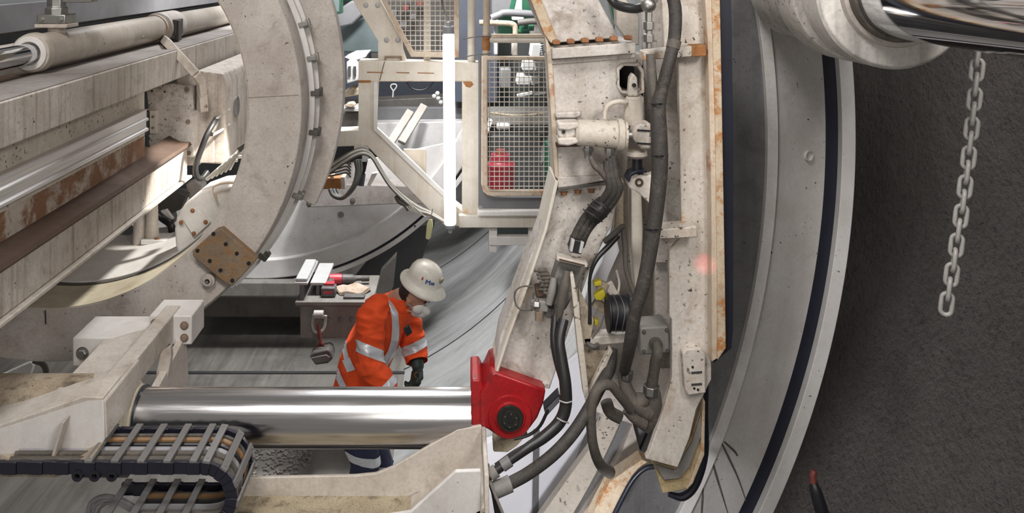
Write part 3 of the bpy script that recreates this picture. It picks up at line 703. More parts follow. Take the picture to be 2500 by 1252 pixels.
# ------------------------------------------------------------------ channel beam in the foreground
bb = thing('foreground_beam', W(870, 1300, 2.95), 'cream channel beam in the foreground under the chrome rod', 'channel beam')
d = 3.02
MB().prism([(560,1168),(607,1166),(867,1161),(917,1156),(958,1140),(1116,1049),(1176,1038),(1176,1200),(1080,1175),(1000,1212),(560,1222)], d, .014).build('back_flange', M['cream'], bb, .003)
zw = W(0, 1212, d).z
m = MB(); m.prism_w([[Vector((W(560,0,d).x, 2.70, zw-.012)), Vector((W(1005,0,d).x, 2.70, zw-.012)), Vector((W(1005,0,d).x, d, zw-.012)), Vector((W(560,0,d).x, d, zw-.012))]], Vector((0,0,.014))); m.build('web', M['dustfloor'], bb)
# sloping continuation of the web up to the end plate
a0 = Vector((W(1005,0,d).x, 0, zw)); a1 = Vector((W(1176,0,d).x, 0, W(0,1110,d).z))
m = MB(); m.prism_w([[Vector((a0.x, 2.72, a0.z-.01)), Vector((a1.x, 2.72, a1.z-.01)), Vector((a1.x, d, a1.z-.01)), Vector((a0.x, d, a0.z-.01))]], Vector((0,0,.012))); m.build('web', M['cream'], bb)
MB().prism([(930,1300),(930,1262),(1003,1250),(1112,1151),(1174,1149),(1174,1300)], 2.72, .016).build('front_flange', M['shield'], bb, .003)
m = MB(); xx = W(1176, 0, d).x
m.prism_w([[Vector((xx, 3.04, W(0,1036,3.04).z)), Vector((xx, 2.70, W(0,1150,2.72).z)), Vector((xx, 2.66, W(0,1300,2.66).z)), Vector((xx, 3.04, W(0,1300,3.04).z))]], Vector((.014,0,0))); m.build('end_plate', M['cream'], bb, .003)
m = MB(); m.prism_w([[Vector((xx+.014, 2.98, W(0,1130,2.98).z)), Vector((xx+.014, 2.72, W(0,1180,2.72).z)), Vector((xx+.07, 2.70, W(0,1290,2.7).z)), Vector((xx+.05, 2.98, W(0,1290,2.98).z))]], Vector((.01,0,0))); m.build('hose_plate', M['greysteel'], bb, .003)

# ------------------------------------------------------------------ bulkhead disc beyond the ring
D9 = 8.6
def at9(px, py, d=D9): return W(px, py, d)
bd = thing('bulkhead_disc', W(651, 690, D9), 'large pale disc plate with black edge seal behind the worker', 'disc plate')
def discprof(r, y, a0, a1, n): return [ringpt(a0+(a1-a0)*k/n, r, y) for k in range(n+1)]
RD = 611/F*9.0
RD = 611.0*D9/F*(1.0)   # outer radius at this distance
A0, A1 = -118, -32
def chord(r0, r1, y0, y1, a0=A0, a1=A1, n=80):
    return revolve([(y0, r0), (y0, r1), (y1, r1), (y1, r0)], a0, a1, n)
ins = discprof(RD*.905, D9+.06, -128, -28, 60)
m = MB(); m.prism_w([ins], Vector((0, .06, 0))); m.build('plate', M['disc'], bd)
chord(RD*.895, RD*.972, D9, D9+.12, -128, -20).build('rim_band', M['disc'], bd, .012)
chord(RD*.972, RD*.982, D9+.03, D9+.11, -128, -20).build('edge_seal', M['seal'], bd)
chord(RD*.982, RD, D9+.0, D9+.12, -128, -20).build('outer_lip', M['disc'], bd, .004)
MB().lathe(W(1013,552,D9), YM, [(-.02, .009), (.004, .009)], 12).build('bolt_hole', M['black'], bd)
MB().lathe(W(832,524,D9+.055), YM, [(-.02, .03), (.004, .03)], 16).build('grease_spot', M['greysteel'], bd)
o = MB().prism([(740,456),(770,448),(1040,455),(1052,500),(1000,497),(750,507)], 8.3, .25).build('crossbeam', M['ledge'], None, .008); tag(o, 'grimy grey crossbeam standing on the pale disc plate', 'beam')
for x, y in ((754,498),(861,490)): bolt(o, W(x, y, 8.3), YM, .02, M['darksteel'])
# machine base below the disc, with a dark block painted as its shadow
o = MB().pbox(480, 800, 690, 724, 8.5, .3).build('base_beam', M['greysteel'], None, .01); tag(o, 'dark grey beam lying under the pale disc plate', 'beam')
o = MB().pbox(470, 1010, 724, 775, 9.0, .6).build('shadow_block', M['darksteel'], None, .01); tag(o, 'dark block standing in for the shadow behind the grey tool bench', 'block')
o = MB().prism([(850,700),(960,560),(1062,545),(1010,690),(930,760),(850,760)], 8.9, .15).build('dark_plate', M['darkgrey'], None, .01); tag(o, 'dark sloping steel plate behind the white helmet', 'plate')
o = MB().prism([(905,760),(930,660),(968,620),(960,700),(935,770)], 8.35, .1).build('sloping_rib', M['darksteel'], None, .01); tag(o, 'grey sloping rib to the left of the white helmet', 'rib')

# ------------------------------------------------------------------ tool bench with tools
BD = 6.7
tb = thing('tool_bench', W(810, 822, BD), 'grey steel bench box behind the worker with tools on top', 'steel box')
zt = lambda py, d=BD: CZ+(VY-py)/F*d
z_top = zt(733); x0, x1 = W(733,0,BD).x, W(905,0,BD).x
MB().box(x0, x1, BD, BD+.5, zt(826), z_top-.03).build('box_body', M['greysteel'], tb, .005)
MB().box(x0-.035, x1+.02, BD-.03, BD+.55, z_top-.03, z_top).build('top_plate', M['greysteel'], tb, .006)
MB().box(x0-.03, x1, BD-.004, BD, zt(748), zt(744)).build('edge_strip', M['midgrey'], tb)
for x in (802, 831, 858):
    MB().lathe(W(x, 779, BD), YM, [(0, .016), (.012, .016), (.02, .008)], 16).build('stud', M['midgrey'], tb)
shk = thing('shackle', W(778, 808, BD-.04), 'pale steel bow shackle on the front of the grey bench box', 'shackle')
d = BD-.05
MB().ptube([(767,768,d),(763,790,d),(768,808,d-.02),(780,810,d-.02),(790,802,d-.01),(794,785,d),(795,770,d)], 4.0, n=10).build('bow', M['chain'], shk)
MB().lathe(W(766, 767, d), (1,0,0), [(0, .03), (.075, .03)], 20).build('pin', M['chain'], shk, .004)
hk = thing('chain_hook', W(782, 855, BD-.08), 'rusty red hook hanging from the shackle on the grey box', 'hook')
d = BD-.08
MB().ptube([(777,790,d),(780,815,d),(783,838,d)], [3.5,5,5], n=10).build('shank', M['maroon'], hk)
MB().lathe(W(783, 843, d), (0,1,0), [(-.01, .010), (-.01, .027), (.012, .027), (.012, .010)], 20, closed=True).build('eye', M['maroon'], hk, .003)
pb = thing('hook_block', W(785, 893, BD-.1), 'dark grey pulley block lying on the floor under the shackle', 'pulley block')
m = MB(); m.prism([(755,872),(764,860),(800,852),(808,858),(813,876),(800,888),(770,892)], BD-.15, .14); m.build('block_body', M['darksteel'], pb, .012)
MB().prism([(758,874),(796,866),(806,872),(802,882),(768,888)], BD-.16, .02).build('block_cheek', M['midgrey'], pb, .004)
MB().ptube([(768,862,BD-.1),(772,852,BD-.1),(788,850,BD-.1),(796,858,BD-.1)], 3, n=8).build('block_bail', M['hosegrey'], pb)
# battery packs on posts, wrenches, rag
def lump(name, pts, d, t, mat, parent, bev=.006): return MB().prism(pts, d, t).build(name, mat, parent, bev, seg=3)
zt2 = z_top
def onbench(px, y): return W(px, 0, y).x
pk = thing('steel_rail', (onbench(735, BD+.1), BD+.1, z_top), 'short pale I-beam end at the left corner of the tool bench', 'I-beam')
xx = onbench(735, BD)
MB().box(xx-.05, xx+.05, BD-.0, BD+.5, z_top+.115, z_top+.135).build('top_flange', M['louvre'], pk, .004)
MB().box(xx-.012, xx+.012, BD, BD+.5, z_top+.0, z_top+.115).build('web', M['midgrey'], pk, .003)
MB().box(xx-.045, xx+.045, BD+.01, BD+.45, z_top+.135, z_top+.165).build('capping', M['louvre'], pk, .01)
pk = thing('steel_rail', (onbench(777, BD+.2), BD+.2, z_top), 'pale I-beam on the bench just left of the red tools', 'I-beam')
xx = onbench(777, BD+.12)
MB().box(xx-.06, xx+.06, BD+.10, BD+.55, z_top+.075, z_top+.10).build('top_flange', M['louvre'], pk, .006)
MB().box(xx-.014, xx+.014, BD+.10, BD+.55, z_top, z_top+.075).build('web', M['midgrey'], pk, .003)
def wrench(name, c, ang, label, sc=1.0):
    t = thing(name, c, label, 'impact wrench', 'cordless wrenches on the bench')
    u = Vector((math.cos(ang), math.sin(ang), 0)); v = Vector((-math.sin(ang), math.cos(ang), 0)); z = Vector((0,0,1)); c = Vector(c)
    b = c+z*.036*sc
    MB().lathe(b-u*.10*sc, u, [(0, .026*sc), (.012*sc, .036*sc), (.10*sc, .036*sc), (.12*sc, .032*sc)], 20).build('motor_housing', M['toolred'], t, .003)
    MB().lathe(b+u*.02*sc, u, [(0, .033*sc), (.07*sc, .030*sc), (.085*sc, .020*sc), (.10*sc, .016*sc)], 20).build('gear_case', M['toolgrey'], t, .003)
    MB().lathe(b+u*.12*sc, u, [(0, .014*sc), (.03*sc, .014*sc), (.032*sc, .019*sc), (.085*sc, .019*sc)], 16).build('socket', M['darksteel'], t)
    g0 = b-u*.05*sc-v*.03*sc; g1 = b-u*.085*sc-v*.13*sc
    MB().bar(g0, g1, .044*sc, .036*sc).build('grip', M['toolgrey'], t, .008)
    MB().bar(g0+u*.0, g0*.5+g1*.5, .047*sc, .030*sc).build('grip_panel', M['toolred'], t, .006)
    MB().obox(g1-v*.02*sc, u*.055*sc, v*.035*sc, z*.034*sc).build('battery', M['toolgrey'], t, .008)
    MB().obox(g1-v*.02*sc, u*.04*sc, v*.0362*sc, z*.008*sc).build('battery_stripe', M['toolred'], t)
    return t
wrench('impact_wrench', (onbench(828, BD+.32), BD+.34, z_top), .05, 'red and grey impact wrench lying on the bench, socket pointing right', 1.15)
t = thing('impact_wrench', (onbench(803, BD+.1), BD+.1, z_top), 'grey tool battery with red stripe at the front of the bench', 'tool battery')
c = Vector((onbench(803, BD+.1), BD+.1, z_top+.04))
t.name = 'tool_battery'
MB().obox(c, (.055,0,0), (0,.05,0), (0,0,.036)).build('battery_body', M['toolgrey'], t, .01)
MB().obox(c+Vector((0,-.051,.0)), (.036,0,0), (0,.002,0), (0,0,.008)).build('battery_stripe', M['toolred'], t)
MB().obox(c+Vector((.0,.02,.043)), (.04,0,0), (0,.025,0), (0,0,.012)).build('battery_terminal', M['toolred'], t, .004)
m = MB()
rings = []
for k, (s_, dz) in enumerate(((.8, 0), (1.0, .012), (.95, .03), (.6, .042))):
    rings.append([Vector((onbench(862, BD+.2)+.135*s_*math.cos(a)*(1+.12*math.sin(3*a)), BD+.17+.10*s_*math.sin(a)*(1+.1*math.cos(5*a)), z_top+dz+.008*math.sin(4*a+k)*(k > 0))) for a in [2*math.pi*i/28 for i in range(28)]])
m.loft(rings); tag(m.build('rag', M['rag'], None), 'folded stained cloth on the bench beside the red wrench', 'rag')
m = MB(); m.box(onbench(838, BD+.03), onbench(890, BD+.03), BD+.02, BD+.1, z_top, z_top+.022); tag(m.build('flat_tool', M['toolgrey'], None, .008), 'grey flat tool under the stained cloth at the bench edge', 'tool')
# ------------------------------------------------------------------ white window frame and light tube
FD = 6.1
wf = thing('window_frame', W(1000, 545, FD), 'white steel window frame with a diagonal strut, left of the mesh door', 'steel frame')
MB().prism([(875,148),(1170,153),(1170,552),(1118,552),(1083,549),(895,356),(820,358),(822,320),(875,318)], FD, .16,
           holes=[[(921,199),(1128,199),(1128,515),(1086,482),(1030,428),(915,318)]]).build('frame_plate', M['frame'], wf, .006)
MB().prism([(912,199),(921,199),(921,314),(1032,418),(1086,472),(1086,484),(1028,430),(912,318)], FD-.012, .02).build('inner_lip', M['white'], wf, .002)
MB().bar(W(905,198,FD-.002), W(1150,198,FD-.002), .004, .004).build('weld_seam', M['rustframe'], wf)
MB().prism([(875,196),(905,196),(905,202),(875,202)], FD-.003, .004).build('rust_stain', M['orange_rust'], wf)
MB().prism([(896,175),(936,176),(936,178),(896,177.5)], FD-.003, .004).build('rust_stain', M['orange_rust'], wf)
MB().prism([(968,176),(1000,177),(1000,179),(968,178)], FD-.003, .004).build('rust_stain', M['orange_rust'], wf)
MB().prism([(1020,177),(1060,178),(1060,180),(1020,179)], FD-.003, .004).build('rust_stain', M['orange_rust'], wf)
MB().prism([(1130,200),(1150,198),(1156,206),(1148,214),(1138,212)], FD-.003, .004).build('rust_stain', M['orange_rust'], wf)
MB().prism([(938,150),(940,150),(928,196),(926,196)], FD-.002, .003).build('drip_mark', M['darksteel'], wf)
MB().pbox(864, 884, 354, 366, FD-.02, .06).build('cable_clip', M['cream'], wf, .003)
o = MB().pbox(985, 1040, 364, 450, FD+.2, .02).build('cover_sheet', M['frame'], None, .004); tag(o, 'cream panel behind the diagonal strut of the white frame', 'panel')
# lit tube
lt = thing('tube_lamp', W(1098, 570, FD-.25), 'glowing white tube lamp standing upright in front of the white frame', 'lamp')
d = FD-.25
p0, p1 = W(1099, 548, d), W(1095, 82, d)
MB().lathe(p0, p1-p0, [(0, .030), (.01, .0385), ((p1-p0).length-.01, .0385), ((p1-p0).length, .030)], 32).build('glowing_tube', M['lamp'], lt)
u = (p1-p0).normalized()
MB().lathe(p1, u, [(0, .038), (.045, .036), (.05, .018), (.075, .016), (.08, .01)], 24).build('end_cap', M['capgrey'], lt)
MB().lathe(p0, -u, [(0, .036), (.02, .034), (.03, .014), (.055, .012)], 24).build('end_cap', M['capgrey'], lt)
MB().ptube([(1093, 62, d), (1090, 40, d+.1), (1080, 10, d+.2), (1078, -30, d+.2)], 2, n=8).build('cable', M['hosegrey'], lt)
for y in (140, 480): MB().obox(W(1098, y, d+.06), (.02,0,0), (0,.07,0), (0,0,.008)).build('bracket', M['zinc'], lt)
# mesh door
GD = 6.0
gd = thing('mesh_door', W(1260, 478, GD), 'white wire-mesh door with a rusty rounded frame beside the white frame', 'mesh door')
out = [(1176,138),(1348,138),(1356,478),(1205,480),(1190,477),(1180,468),(1175,450)]
inn = [(1190,147),(1342,147),(1348,466),(1206,466),(1196,463),(1191,455)]
MB().prism(out, GD, .05, holes=[inn]).build('door_frame', M['rustframe'], gd, .006)
m = MB(); w_ = .0024
for k in range(13):
    x = 1195+12.05*k; a = W(x, 147, GD+.025); b = W(x, 467, GD+.025); m.box(a.x-w_, a.x+w_, a.y-w_, a.y+w_, b.z, a.z)
for k in range(27):
    y = 152+12.1*k; a = W(1190, y, GD+.02); b = W(1350, y, GD+.02); m.box(a.x, b.x, a.y-w_, a.y+w_, a.z-w_, a.z+w_)
m.build('wire_mesh', M['frame'], gd)
# cabin base below the door
cb = thing('cabin_base', W(1240, 555, FD), 'grey and white sill box below the mesh door', 'sill box')
MB().prism([(1168,140),(1176,140),(1176,452),(1184,472),(1204,482),(1360,482),(1360,516),(1168,516)], FD-.04, .10).build('door_recess', M['midgrey'], cb, .004)
MB().pbox(1166, 1352, 514, 529, FD-.09, .16).build('sill_ledge', M['white'], cb, .01)
MB().pbox(1120, 1330, 526, 556, FD-.06, .16).build('sill_beam', M['frame'], cb, .004)
bolt(cb, W(1174, 507, FD-.042), YM, .014, M['zinc'])
bk = thing('step_bracket', W(1245, 615, FD), 'white U-shaped bracket hanging under the grey sill box', 'bracket')
MB().pbox(1194, 1214, 556, 598, FD-.02, .08).build('upright', M['white'], bk, .003)
MB().pbox(1290, 1310, 556, 598, FD-.02, .08).build('upright', M['white'], bk, .003)
MB().pbox(1194, 1312, 578, 599, FD-.03, .10).build('crossbar', M['white'], bk, .003)
MB().pbox(1194, 1213, 597, 617, FD-.02, .08).build('foot', M['white'], bk, .003)
MB().pbox(1214, 1292, 556, 579, FD+.04, .02).build('back_panel', M['teal'], bk)
# sloping plate with bolts, upper mesh guard, posts
sp = thing('sloping_strut', W(940, 148, FD+.1), 'cream sloping strut plate with bolt heads above the white frame', 'strut')
MB().prism([(836,-40),(905,-40),(928,0),(980,96),(982,121),(991,148),(923,148),(922,100)], FD+.06, .10).build('plate', M['frame'], sp, .005)
for x, y in ((893,13),(922,13),(944,98),(971,98)): bolt(sp, W(x, y, FD+.06), YM, .016, M['zinc'], h=.3)
MB().prism([(938,139),(940,137),(979,137),(981,139),(981,148),(977,148),(977,141),(942,141),(942,148),(938,148)], FD+.045, .02).build('weld_plate', M['bolt'], sp)
mg = thing('mesh_guard', W(1060, 140, FD), 'slanted wire-mesh guard panel above the white frame', 'mesh guard')
d = FD-.02
MB().prism([(910,-40),(1121,-40),(1121,141),(1003,139)], d, .04, holes=[[(926,-30),(1108,-30),(1108,127),(1010,127)]]).build('guard_frame', M['rustframe'], mg, .004)
m = MB()
for k in range(16):
    x = 930+12.05*k
    if x > 1106: break
    yb = min(127, -30+(x-926)*157/84.)
    a = W(x, -30, d+.02); b = W(x, yb, d+.02); m.box(a.x-w_, a.x+w_, a.y-w_, a.y+w_, b.z, a.z)
for k in range(13):
    y = -22+12.1*k; xl = 926+(y+30)*84/157.
    a = W(xl, y, d+.015); b = W(1108, y, d+.015); m.box(a.x, b.x, a.y-w_, a.y+w_, a.z-w_, a.z+w_)
m.build('wire_mesh', M['frame'], mg)
o = MB().pbox(1034, 1050, -40, 150, FD+.08, .06).build('guard_post', M['frame'], None, .004); tag(o, 'pale square post behind the slanted mesh guard', 'post')
o = MB().lathe(W(1151, 152, FD+.05), (0,0,1), [(0, .027), (.75, .027)], 24).build('pipe_post', M['frame'], None); tag(o, 'white pipe post just right of the glowing tube top', 'post')
pf = thing('pipe_rail', W(1240, 136, FD), 'bent cream handrail pipe with rust at its corner, above the mesh door', 'handrail')
d = FD+.02
m = MB(); m.ptube([(1188,-40,d),(1188,40,d),(1187,100,d),(1186,138,d)], 8.5, n=18); m.build('upright', M['rustframe'], pf)
MB().ptube([(1183,98,d),(1200,98,d),(1345,99,d)], 6.5, n=16, smooth=False).build('cross_rail', M['frame'], pf)
MB().pbox(1200, 1345, 84, 92, d-.01, .06).build('flat_rail', M['rustframe'], pf, .002)
MB().lathe(W(1187, 122, d), (0,0,1), [(0, .028), (.10, .030)], 20).build('rusty_corner', M['orange_rust'], pf)
for k, (ya, yb) in enumerate(((96, 88), (140, 131))):
    o = MB().ptube([(1130, ya, FD-.02), (1160, ya-6, FD-.05), (1200, yb, FD-.05)], 1.5, n=6).build('tie_wire', M['darksteel']); tag(o, 'dark tie wire across the pipe posts, ' + ('upper' if k == 0 else 'lower')+' of the two', 'wire', 'tie wires at the pipe posts')
# ------------------------------------------------------------------ cables under the frame
cbn = thing('cable_loom', W(900, 380, 5.9), 'dusty white cable loom draped below the white frame to the tube lamp', 'cables')
for k in range(7):
    o_ = k*3.4-10; dd = 5.98-.012*k
    MB().ptube([(806,412+o_*1.2,6.2),(842,388+o_,6.05),(880,370+o_*.8,dd),(905,378+o_*.6,dd),(925,408+o_*.7,dd),(950,448+o_*.6,dd),(985,482+o_*.7,dd),(1020,508+o_*.8,dd),(1050,520+o_*.5,dd),(1085,540+o_*.3,dd)], 1.9+.4*(k % 3), n=8, sub=4).build('cable', M['cablewhite'] if k % 3 else M['hosegrey'], cbn)
MB().ptube([(968,480,5.95),(975,492,5.92),(990,500,5.92),(998,512,5.92)], 6, n=10).build('cable_tape', M['darksteel'], cbn)
for k in range(4):
    MB().ptube([(985+4*k,490,5.93),(996+6*k,508,5.9),(1012+8*k,518+3*k,5.9),(1040,520+2*k,5.92)], 1.4, n=6).build('cable', M['cablewhite'], cbn)
tg_ = thing('hanging_tag', W(1047, 586, 5.85), 'pale yellow tag hanging on a string below the cable loom', 'tag')
MB().prism([(1042,548),(1047,535),(1055,536),(1057,550),(1052,580),(1046,586),(1039,582)], 5.86, .012).build('tag_plate', M['tagyellow'], tg_, .003)
MB().ptube([(1048,538,5.865),(1054,522,5.88),(1056,510,5.9)], 1.2, n=6).build('string', M['hosegrey'], tg_)
t = thing('orange_junction', W(805, 462, 6.4), 'rusty orange junction block with hoses between ring and white frame', 'junction block')
MB().pbox(768, 832, 434, 462, 6.4, .12).build('block', M['orange_rust'], t, .006)
for x in (780, 795, 810): MB().pbox(x-4, x+4, 430, 437, 6.39, .1).build('fin', M['rustframe'], t)
MB().pbox(832, 842, 432, 462, 6.41, .1).build('end_plate', M['cablewhite'], t, .004)
for k in range(3):
    MB().ptube([(806+8*k,462,6.36),(815+8*k,478,6.33),(838+6*k,482-3*k,6.3),(862+4*k,456-3*k,6.3),(872+5*k,418,6.33),(868+6*k,390,6.35)], 5.5-k, n=10).build('hose', M['teal' if k == 1 else 'hosegrey'], t)
MB().prism([(866,394),(896,394),(890,424),(872,424)], 6.42, .08).build('hose_end', M['black'], t, .004)
MB().ptube([(884,424,6.45),(880,452,6.45)], 9, n=12).build('hose', M['bluegrey'], t)
MB().prism([(896,452),(908,424),(922,422),(904,455)], 6.5, .05).build('pale_plate', M['white'], t)
for k in range(5):
    MB().ptube([(800,410+5*k,6.35),(825,398+7*k,6.3),(846,390+8*k,6.32),(856,400+8*k,6.35)], 2, n=6).build('cable', M['hosegrey'], t)
# ------------------------------------------------------------------ clutter behind the frame
def thingbox(name, x0, x1, y0, y1, d, t, mat, label, cat, bev=.01, group=None):
    o = MB().pbox(x0, x1, y0, y1, d, t).build(name, M[mat], None, bev); return tag(o, label, cat, group)
o = MB().prism([(800,250),(1180,232),(1180,290),(800,300)], 10.4, .3).build('rear_beam', M['darksteel'], None, .01); tag(o, 'dark beam crossing behind the opening of the white frame', 'beam')
thingbox('steel_screen', 780, 1180, 60, 245, 12.2, .1, 'bluegrey', 'dark blue-grey panel seen at the top of the frame opening', 'panel')
thingbox('deck_plate', 900, 1180, 262, 300, 10.2, .1, 'midgrey', 'grey ledge under the rear beam in the frame opening', 'ledge')
o = MB().prism([(900,300),(1190,296),(1190,400),(1100,420),(1010,372),(900,360)], 10.0, .2).build('rear_deck', M['disc'], None, .01); tag(o, 'pale sheet-covered deck behind the two planks', 'deck')
def plank(x0, y0, x1, y1, w, label):
    p0 = W(x0, y0, 9.3); p1 = W(x1, y1, 9.75)
    o = MB().bar(p0, p1, w, .05, (0,-1,.35)).build('plank', M['ringpaint'], None, .008); tag(o, label, 'plank', 'planks behind the white frame')
plank(948, 356, 1002, 272, .085, 'dusty plank leaning behind the white frame, left of the pair')
plank(980, 348, 1035, 258, .085, 'dusty plank leaning behind the white frame, right of the pair')
t = thing('hanging_hook', W(961, 236, 9.5), 'small white hook handle hanging inside the frame opening', 'hook')
MB().ptube([(960,222,9.5),(954,212,9.5),(957,206,9.5),(966,206,9.5),(968,212,9.5),(961,222,9.5)], 1.6, n=8).build('handle_loop', M['louvre'], t)
MB().ptube([(960,222,9.5),(959,237,9.5)], 1.8, n=8, smooth=False).build('shaft', M['louvre'], t)
o = MB().ptube([(992,195,9.6),(1005,214,9.6),(1025,220,9.6),(1045,214,9.6),(1058,198,9.6)], 3, n=8).build('hanging_hose', M['rubber']); tag(o, 'dark hose sagging at the top of the frame opening', 'hose')
t = thing('bulb_string', W(1068, 245, 9.0), 'small clear work bulbs behind the left side of the glowing tube', 'lamps')
for x, y in ((1060,235),(1068,228),(1070,240),(1076,250)): MB().ball(W(x, y, 9.0), .025, 10).build('bulb', M['louvre'], t)
# left background between ring and strut
o = MB().prism([(800,84),(890,40),(935,90),(935,130),(840,128),(800,140)], 9.5, .4).build('machine_cover', M['teal'], None, .02); tag(o, 'grey-teal machine cover between the ring and the sloping strut', 'machine cover')
MB().pbox(884, 900, 126, 772, 9.6, .06).build('stand', M['greysteel'], o)
o = MB().prism([(800,40),(860,0),(900,20),(860,60),(800,75)], 9.2, .2).build('slanted_strut', M['midgrey'], None, .02); tag(o, 'dark grey slanted strut near the top behind the ring', 'strut')
thingbox('green_board', 800, 832, -30, 34, 8.8, .2, 'green', 'small green panel at the top edge behind the ring', 'panel')
thingbox('teal_board', 780, 828, -30, 30, 8.7, .05, 'teal', 'teal-grey panel next to the ring at the top edge', 'panel')
thingbox('green_beam', 832, 880, -40, 2, 9.4, .2, 'green', 'green beam end peeking out at the very top left of the strut', 'beam')
o = MB().prism([(846,150),(864,156),(876,172),(876,196),(846,205)], 8.2, .3).build('cabinet_box', M['louvre'], None, .01); tag(o, 'small pale cabinet box left of the white frame corner', 'box')
for x in (853, 866):
    q = MB().pbox(x-3, x+3, 162, 186, 8.18, .02).build('vent', M['darkgrey'], o)
o = MB().prism([(840,140),(862,130),(900,128),(893,140),(862,150)], 8.5, .3).build('paper_stack', M['louvre'], None, .006); tag(o, 'pale crumpled sheets on the box left of the white frame', 'sheets')
o = MB().prism([(838,226),(860,212),(878,218),(878,232),(840,238)], 8.3, .2).build('debris_pile', M['dusty'], None, .01); tag(o, 'small brown heap of debris beside the white frame post', 'debris')
thingbox('shelf_plate', 834, 878, 264, 272, 8.1, .3, 'louvre', 'thin white shelf left of the white frame post', 'shelf', .004)
o = MB().prism([(840,260),(848,252),(862,250),(868,258),(858,264)], 8.05, .1).build('cloth_bundle', M['rag'], None, .01); tag(o, 'small pale bundle lying on the thin white shelf', 'bundle')
thingbox('shelf_box', 830, 882, 276, 312, 8.3, .3, 'greysteel', 'grey beam end below the thin white shelf', 'beam')
# behind the mesh door
thingbox('cabinet_row', 1150, 1330, -60, 330, 11.0, .1, 'cabgrey', 'grey wall of cabinets deep behind the mesh door', 'cabinet wall')
bu = thing('red_container', W(1222, 470, 8.2), 'red plastic container behind the lower left of the mesh door', 'container')
m = MB(); m.lathe(W(1222, 486, 8.2), (0,0,1), [(0, .13), (.33, .14), (.35, .10), (.42, .09)], 24); m.build('body', M['bucket'], bu, .006)
m = MB(); m.lathe(W(1222, 486, 8.2)+Vector((0,0,.42)), (0,0,1), [(0, .05), (.04, .045)], 20); m.build('cap', M['maroon'], bu)
for k, (x0, x1, y0, y1, lab) in enumerate(((1296,1338,108,140,'uppermost white louvred tray, right above the mesh door'), (1276,1322,150,172,'second white louvred tray, behind the top of the mesh door'), (1262,1314,186,207,'third white louvred tray behind the mesh door'))):
    t = thing('louvred_tray', W((x0+x1)/2, y1, 7.6), lab, 'tray', 'white louvred trays behind the mesh door')
    MB().prism([(x0,y1),(x0+4,y0),(x1-16,y0),(x1-20,y1)], 7.6, .25).build('tray_body', M['louvre'], t, .006)
    m = MB()
    for q in range(6):
        a = W(x1-18+1.5*q*.4, y0+(y1-y0)*(q+.5)/6, 7.58); b = W(x1+2, y0+(y1-y0)*(q+.1)/6-2, 7.75); m.bar(a, b, .012, .006)
    m.build('louvres', M['louvre'], t)
o = MB().bar(W(1262,234,7.6), W(1300,226,7.6), .03, .03).build('tray_arm', M['louvre'], None, .006); tag(o, 'pale bar below the third white louvred tray', 'bar')
o = MB().bar(W(1305,230,7.7), W(1332,226,7.7), .02, .02).build('tray_arm', M['louvre'], None, .004); tag(o, 'thin pale bar near the right edge of the mesh door', 'bar')
thingbox('duct', 1150, 1400, 272, 306, 9.5, .3, 'greysteel', 'dusty grey duct crossing low behind the mesh door', 'duct')
o = MB().ptube([(1195,275,9.3),(1260,282,9.3),(1330,277,9.3)], 3, n=8).build('sagging_pipe', M['dusty']); tag(o, 'brown pipe lying on the grey duct behind the mesh door', 'pipe')
o = MB().lathe(W(1212,308,8.6), (1,0,0), [(0,.02),(.01,.035),(.1,.035),(.13,.03)], 20).build('filter_cartridge', M['louvre']); tag(o, 'short white cylinder lying behind the middle of the mesh door', 'cylinder')
thingbox('valve_box', 1222, 1248, 168, 215, 8.0, .2, 'midgrey', 'grey valve box behind the upper left of the mesh door', 'box')
thingbox('dark_cabinet', 1200, 1320, 330, 500, 9.4, .3, 'darkgrey', 'dark cabinet low behind the mesh door beside the red container', 'cabinet')
thingbox('green_edge', 1334, 1362, 350, 470, 8.9, .2, 'green', 'green machine edge behind the right side of the mesh door', 'panel')
# green machinery above the door
for (x0, x1, y0, y1, d, mat, lab, nm) in ((1200,1250,-40,40,9.0,'midgrey','grey block behind the bent handrail at the top','block'), (1276,1300,-40,26,8.6,'green','green post at the top right of the handrail','post'), (1250,1280,-40,50,8.9,'louvre','white panel between the green posts at the top','panel'), (1200,1216,40,64,8.4,'louvre','white fitting beside the handrail upright','fitting'), (1206,1216,60,134,8.5,'louvre','white upright pipe behind the handrail corner','pipe'), (1250,1264,100,136,8.5,'frame','cream post below the handrail cross rail','post')):
    thingbox(nm, x0, x1, y0, y1, d, .12, mat, lab, nm)
o = MB().bar(W(1248,28,8.3), W(1262,-30,8.3), .045, .045).build('green_lever', M['green'], None, .006); tag(o, 'bright green slanted lever at the top edge above the mesh door', 'lever')
o = MB().ptube([(1200,44,8.2),(1220,36,8.2),(1240,31,8.2),(1330,36,8.2)], 9, n=14).build('grey_pipe', M['midgrey']); tag(o, 'pale grey pipe crossing above the bent handrail', 'pipe')
o = MB().ptube([(1170,55,8.0),(1210,56,8.0),(1248,58,8.0),(1258,68,8.0),(1258,92,8.0)], 7, n=14).build('olive_pipe', M['dusty']); tag(o, 'olive brown pipe with an elbow above the bent handrail', 'pipe')
o = MB().ptube([(1264,56,8.1),(1300,52,8.1),(1345,54,8.1)], 8, n=14).build('dark_pipe', M['darksteel']); tag(o, 'dark pipe right of the olive pipe elbow', 'pipe')
t = thing('green_valve', W(1282, 80, 8.2), 'small dusty green valve behind the handrail', 'valve')
MB().lathe(W(1275, 78, 8.2), (0,0,1), [(0,.05),(.02,.05),(.025,.03),(.1,.03)], 20).build('valve_body', M['green'], t)
MB().lathe(W(1290, 66, 8.2), (1,0,0), [(0,.035),(.05,.035)], 16).build('valve_cap', M['green'], t)
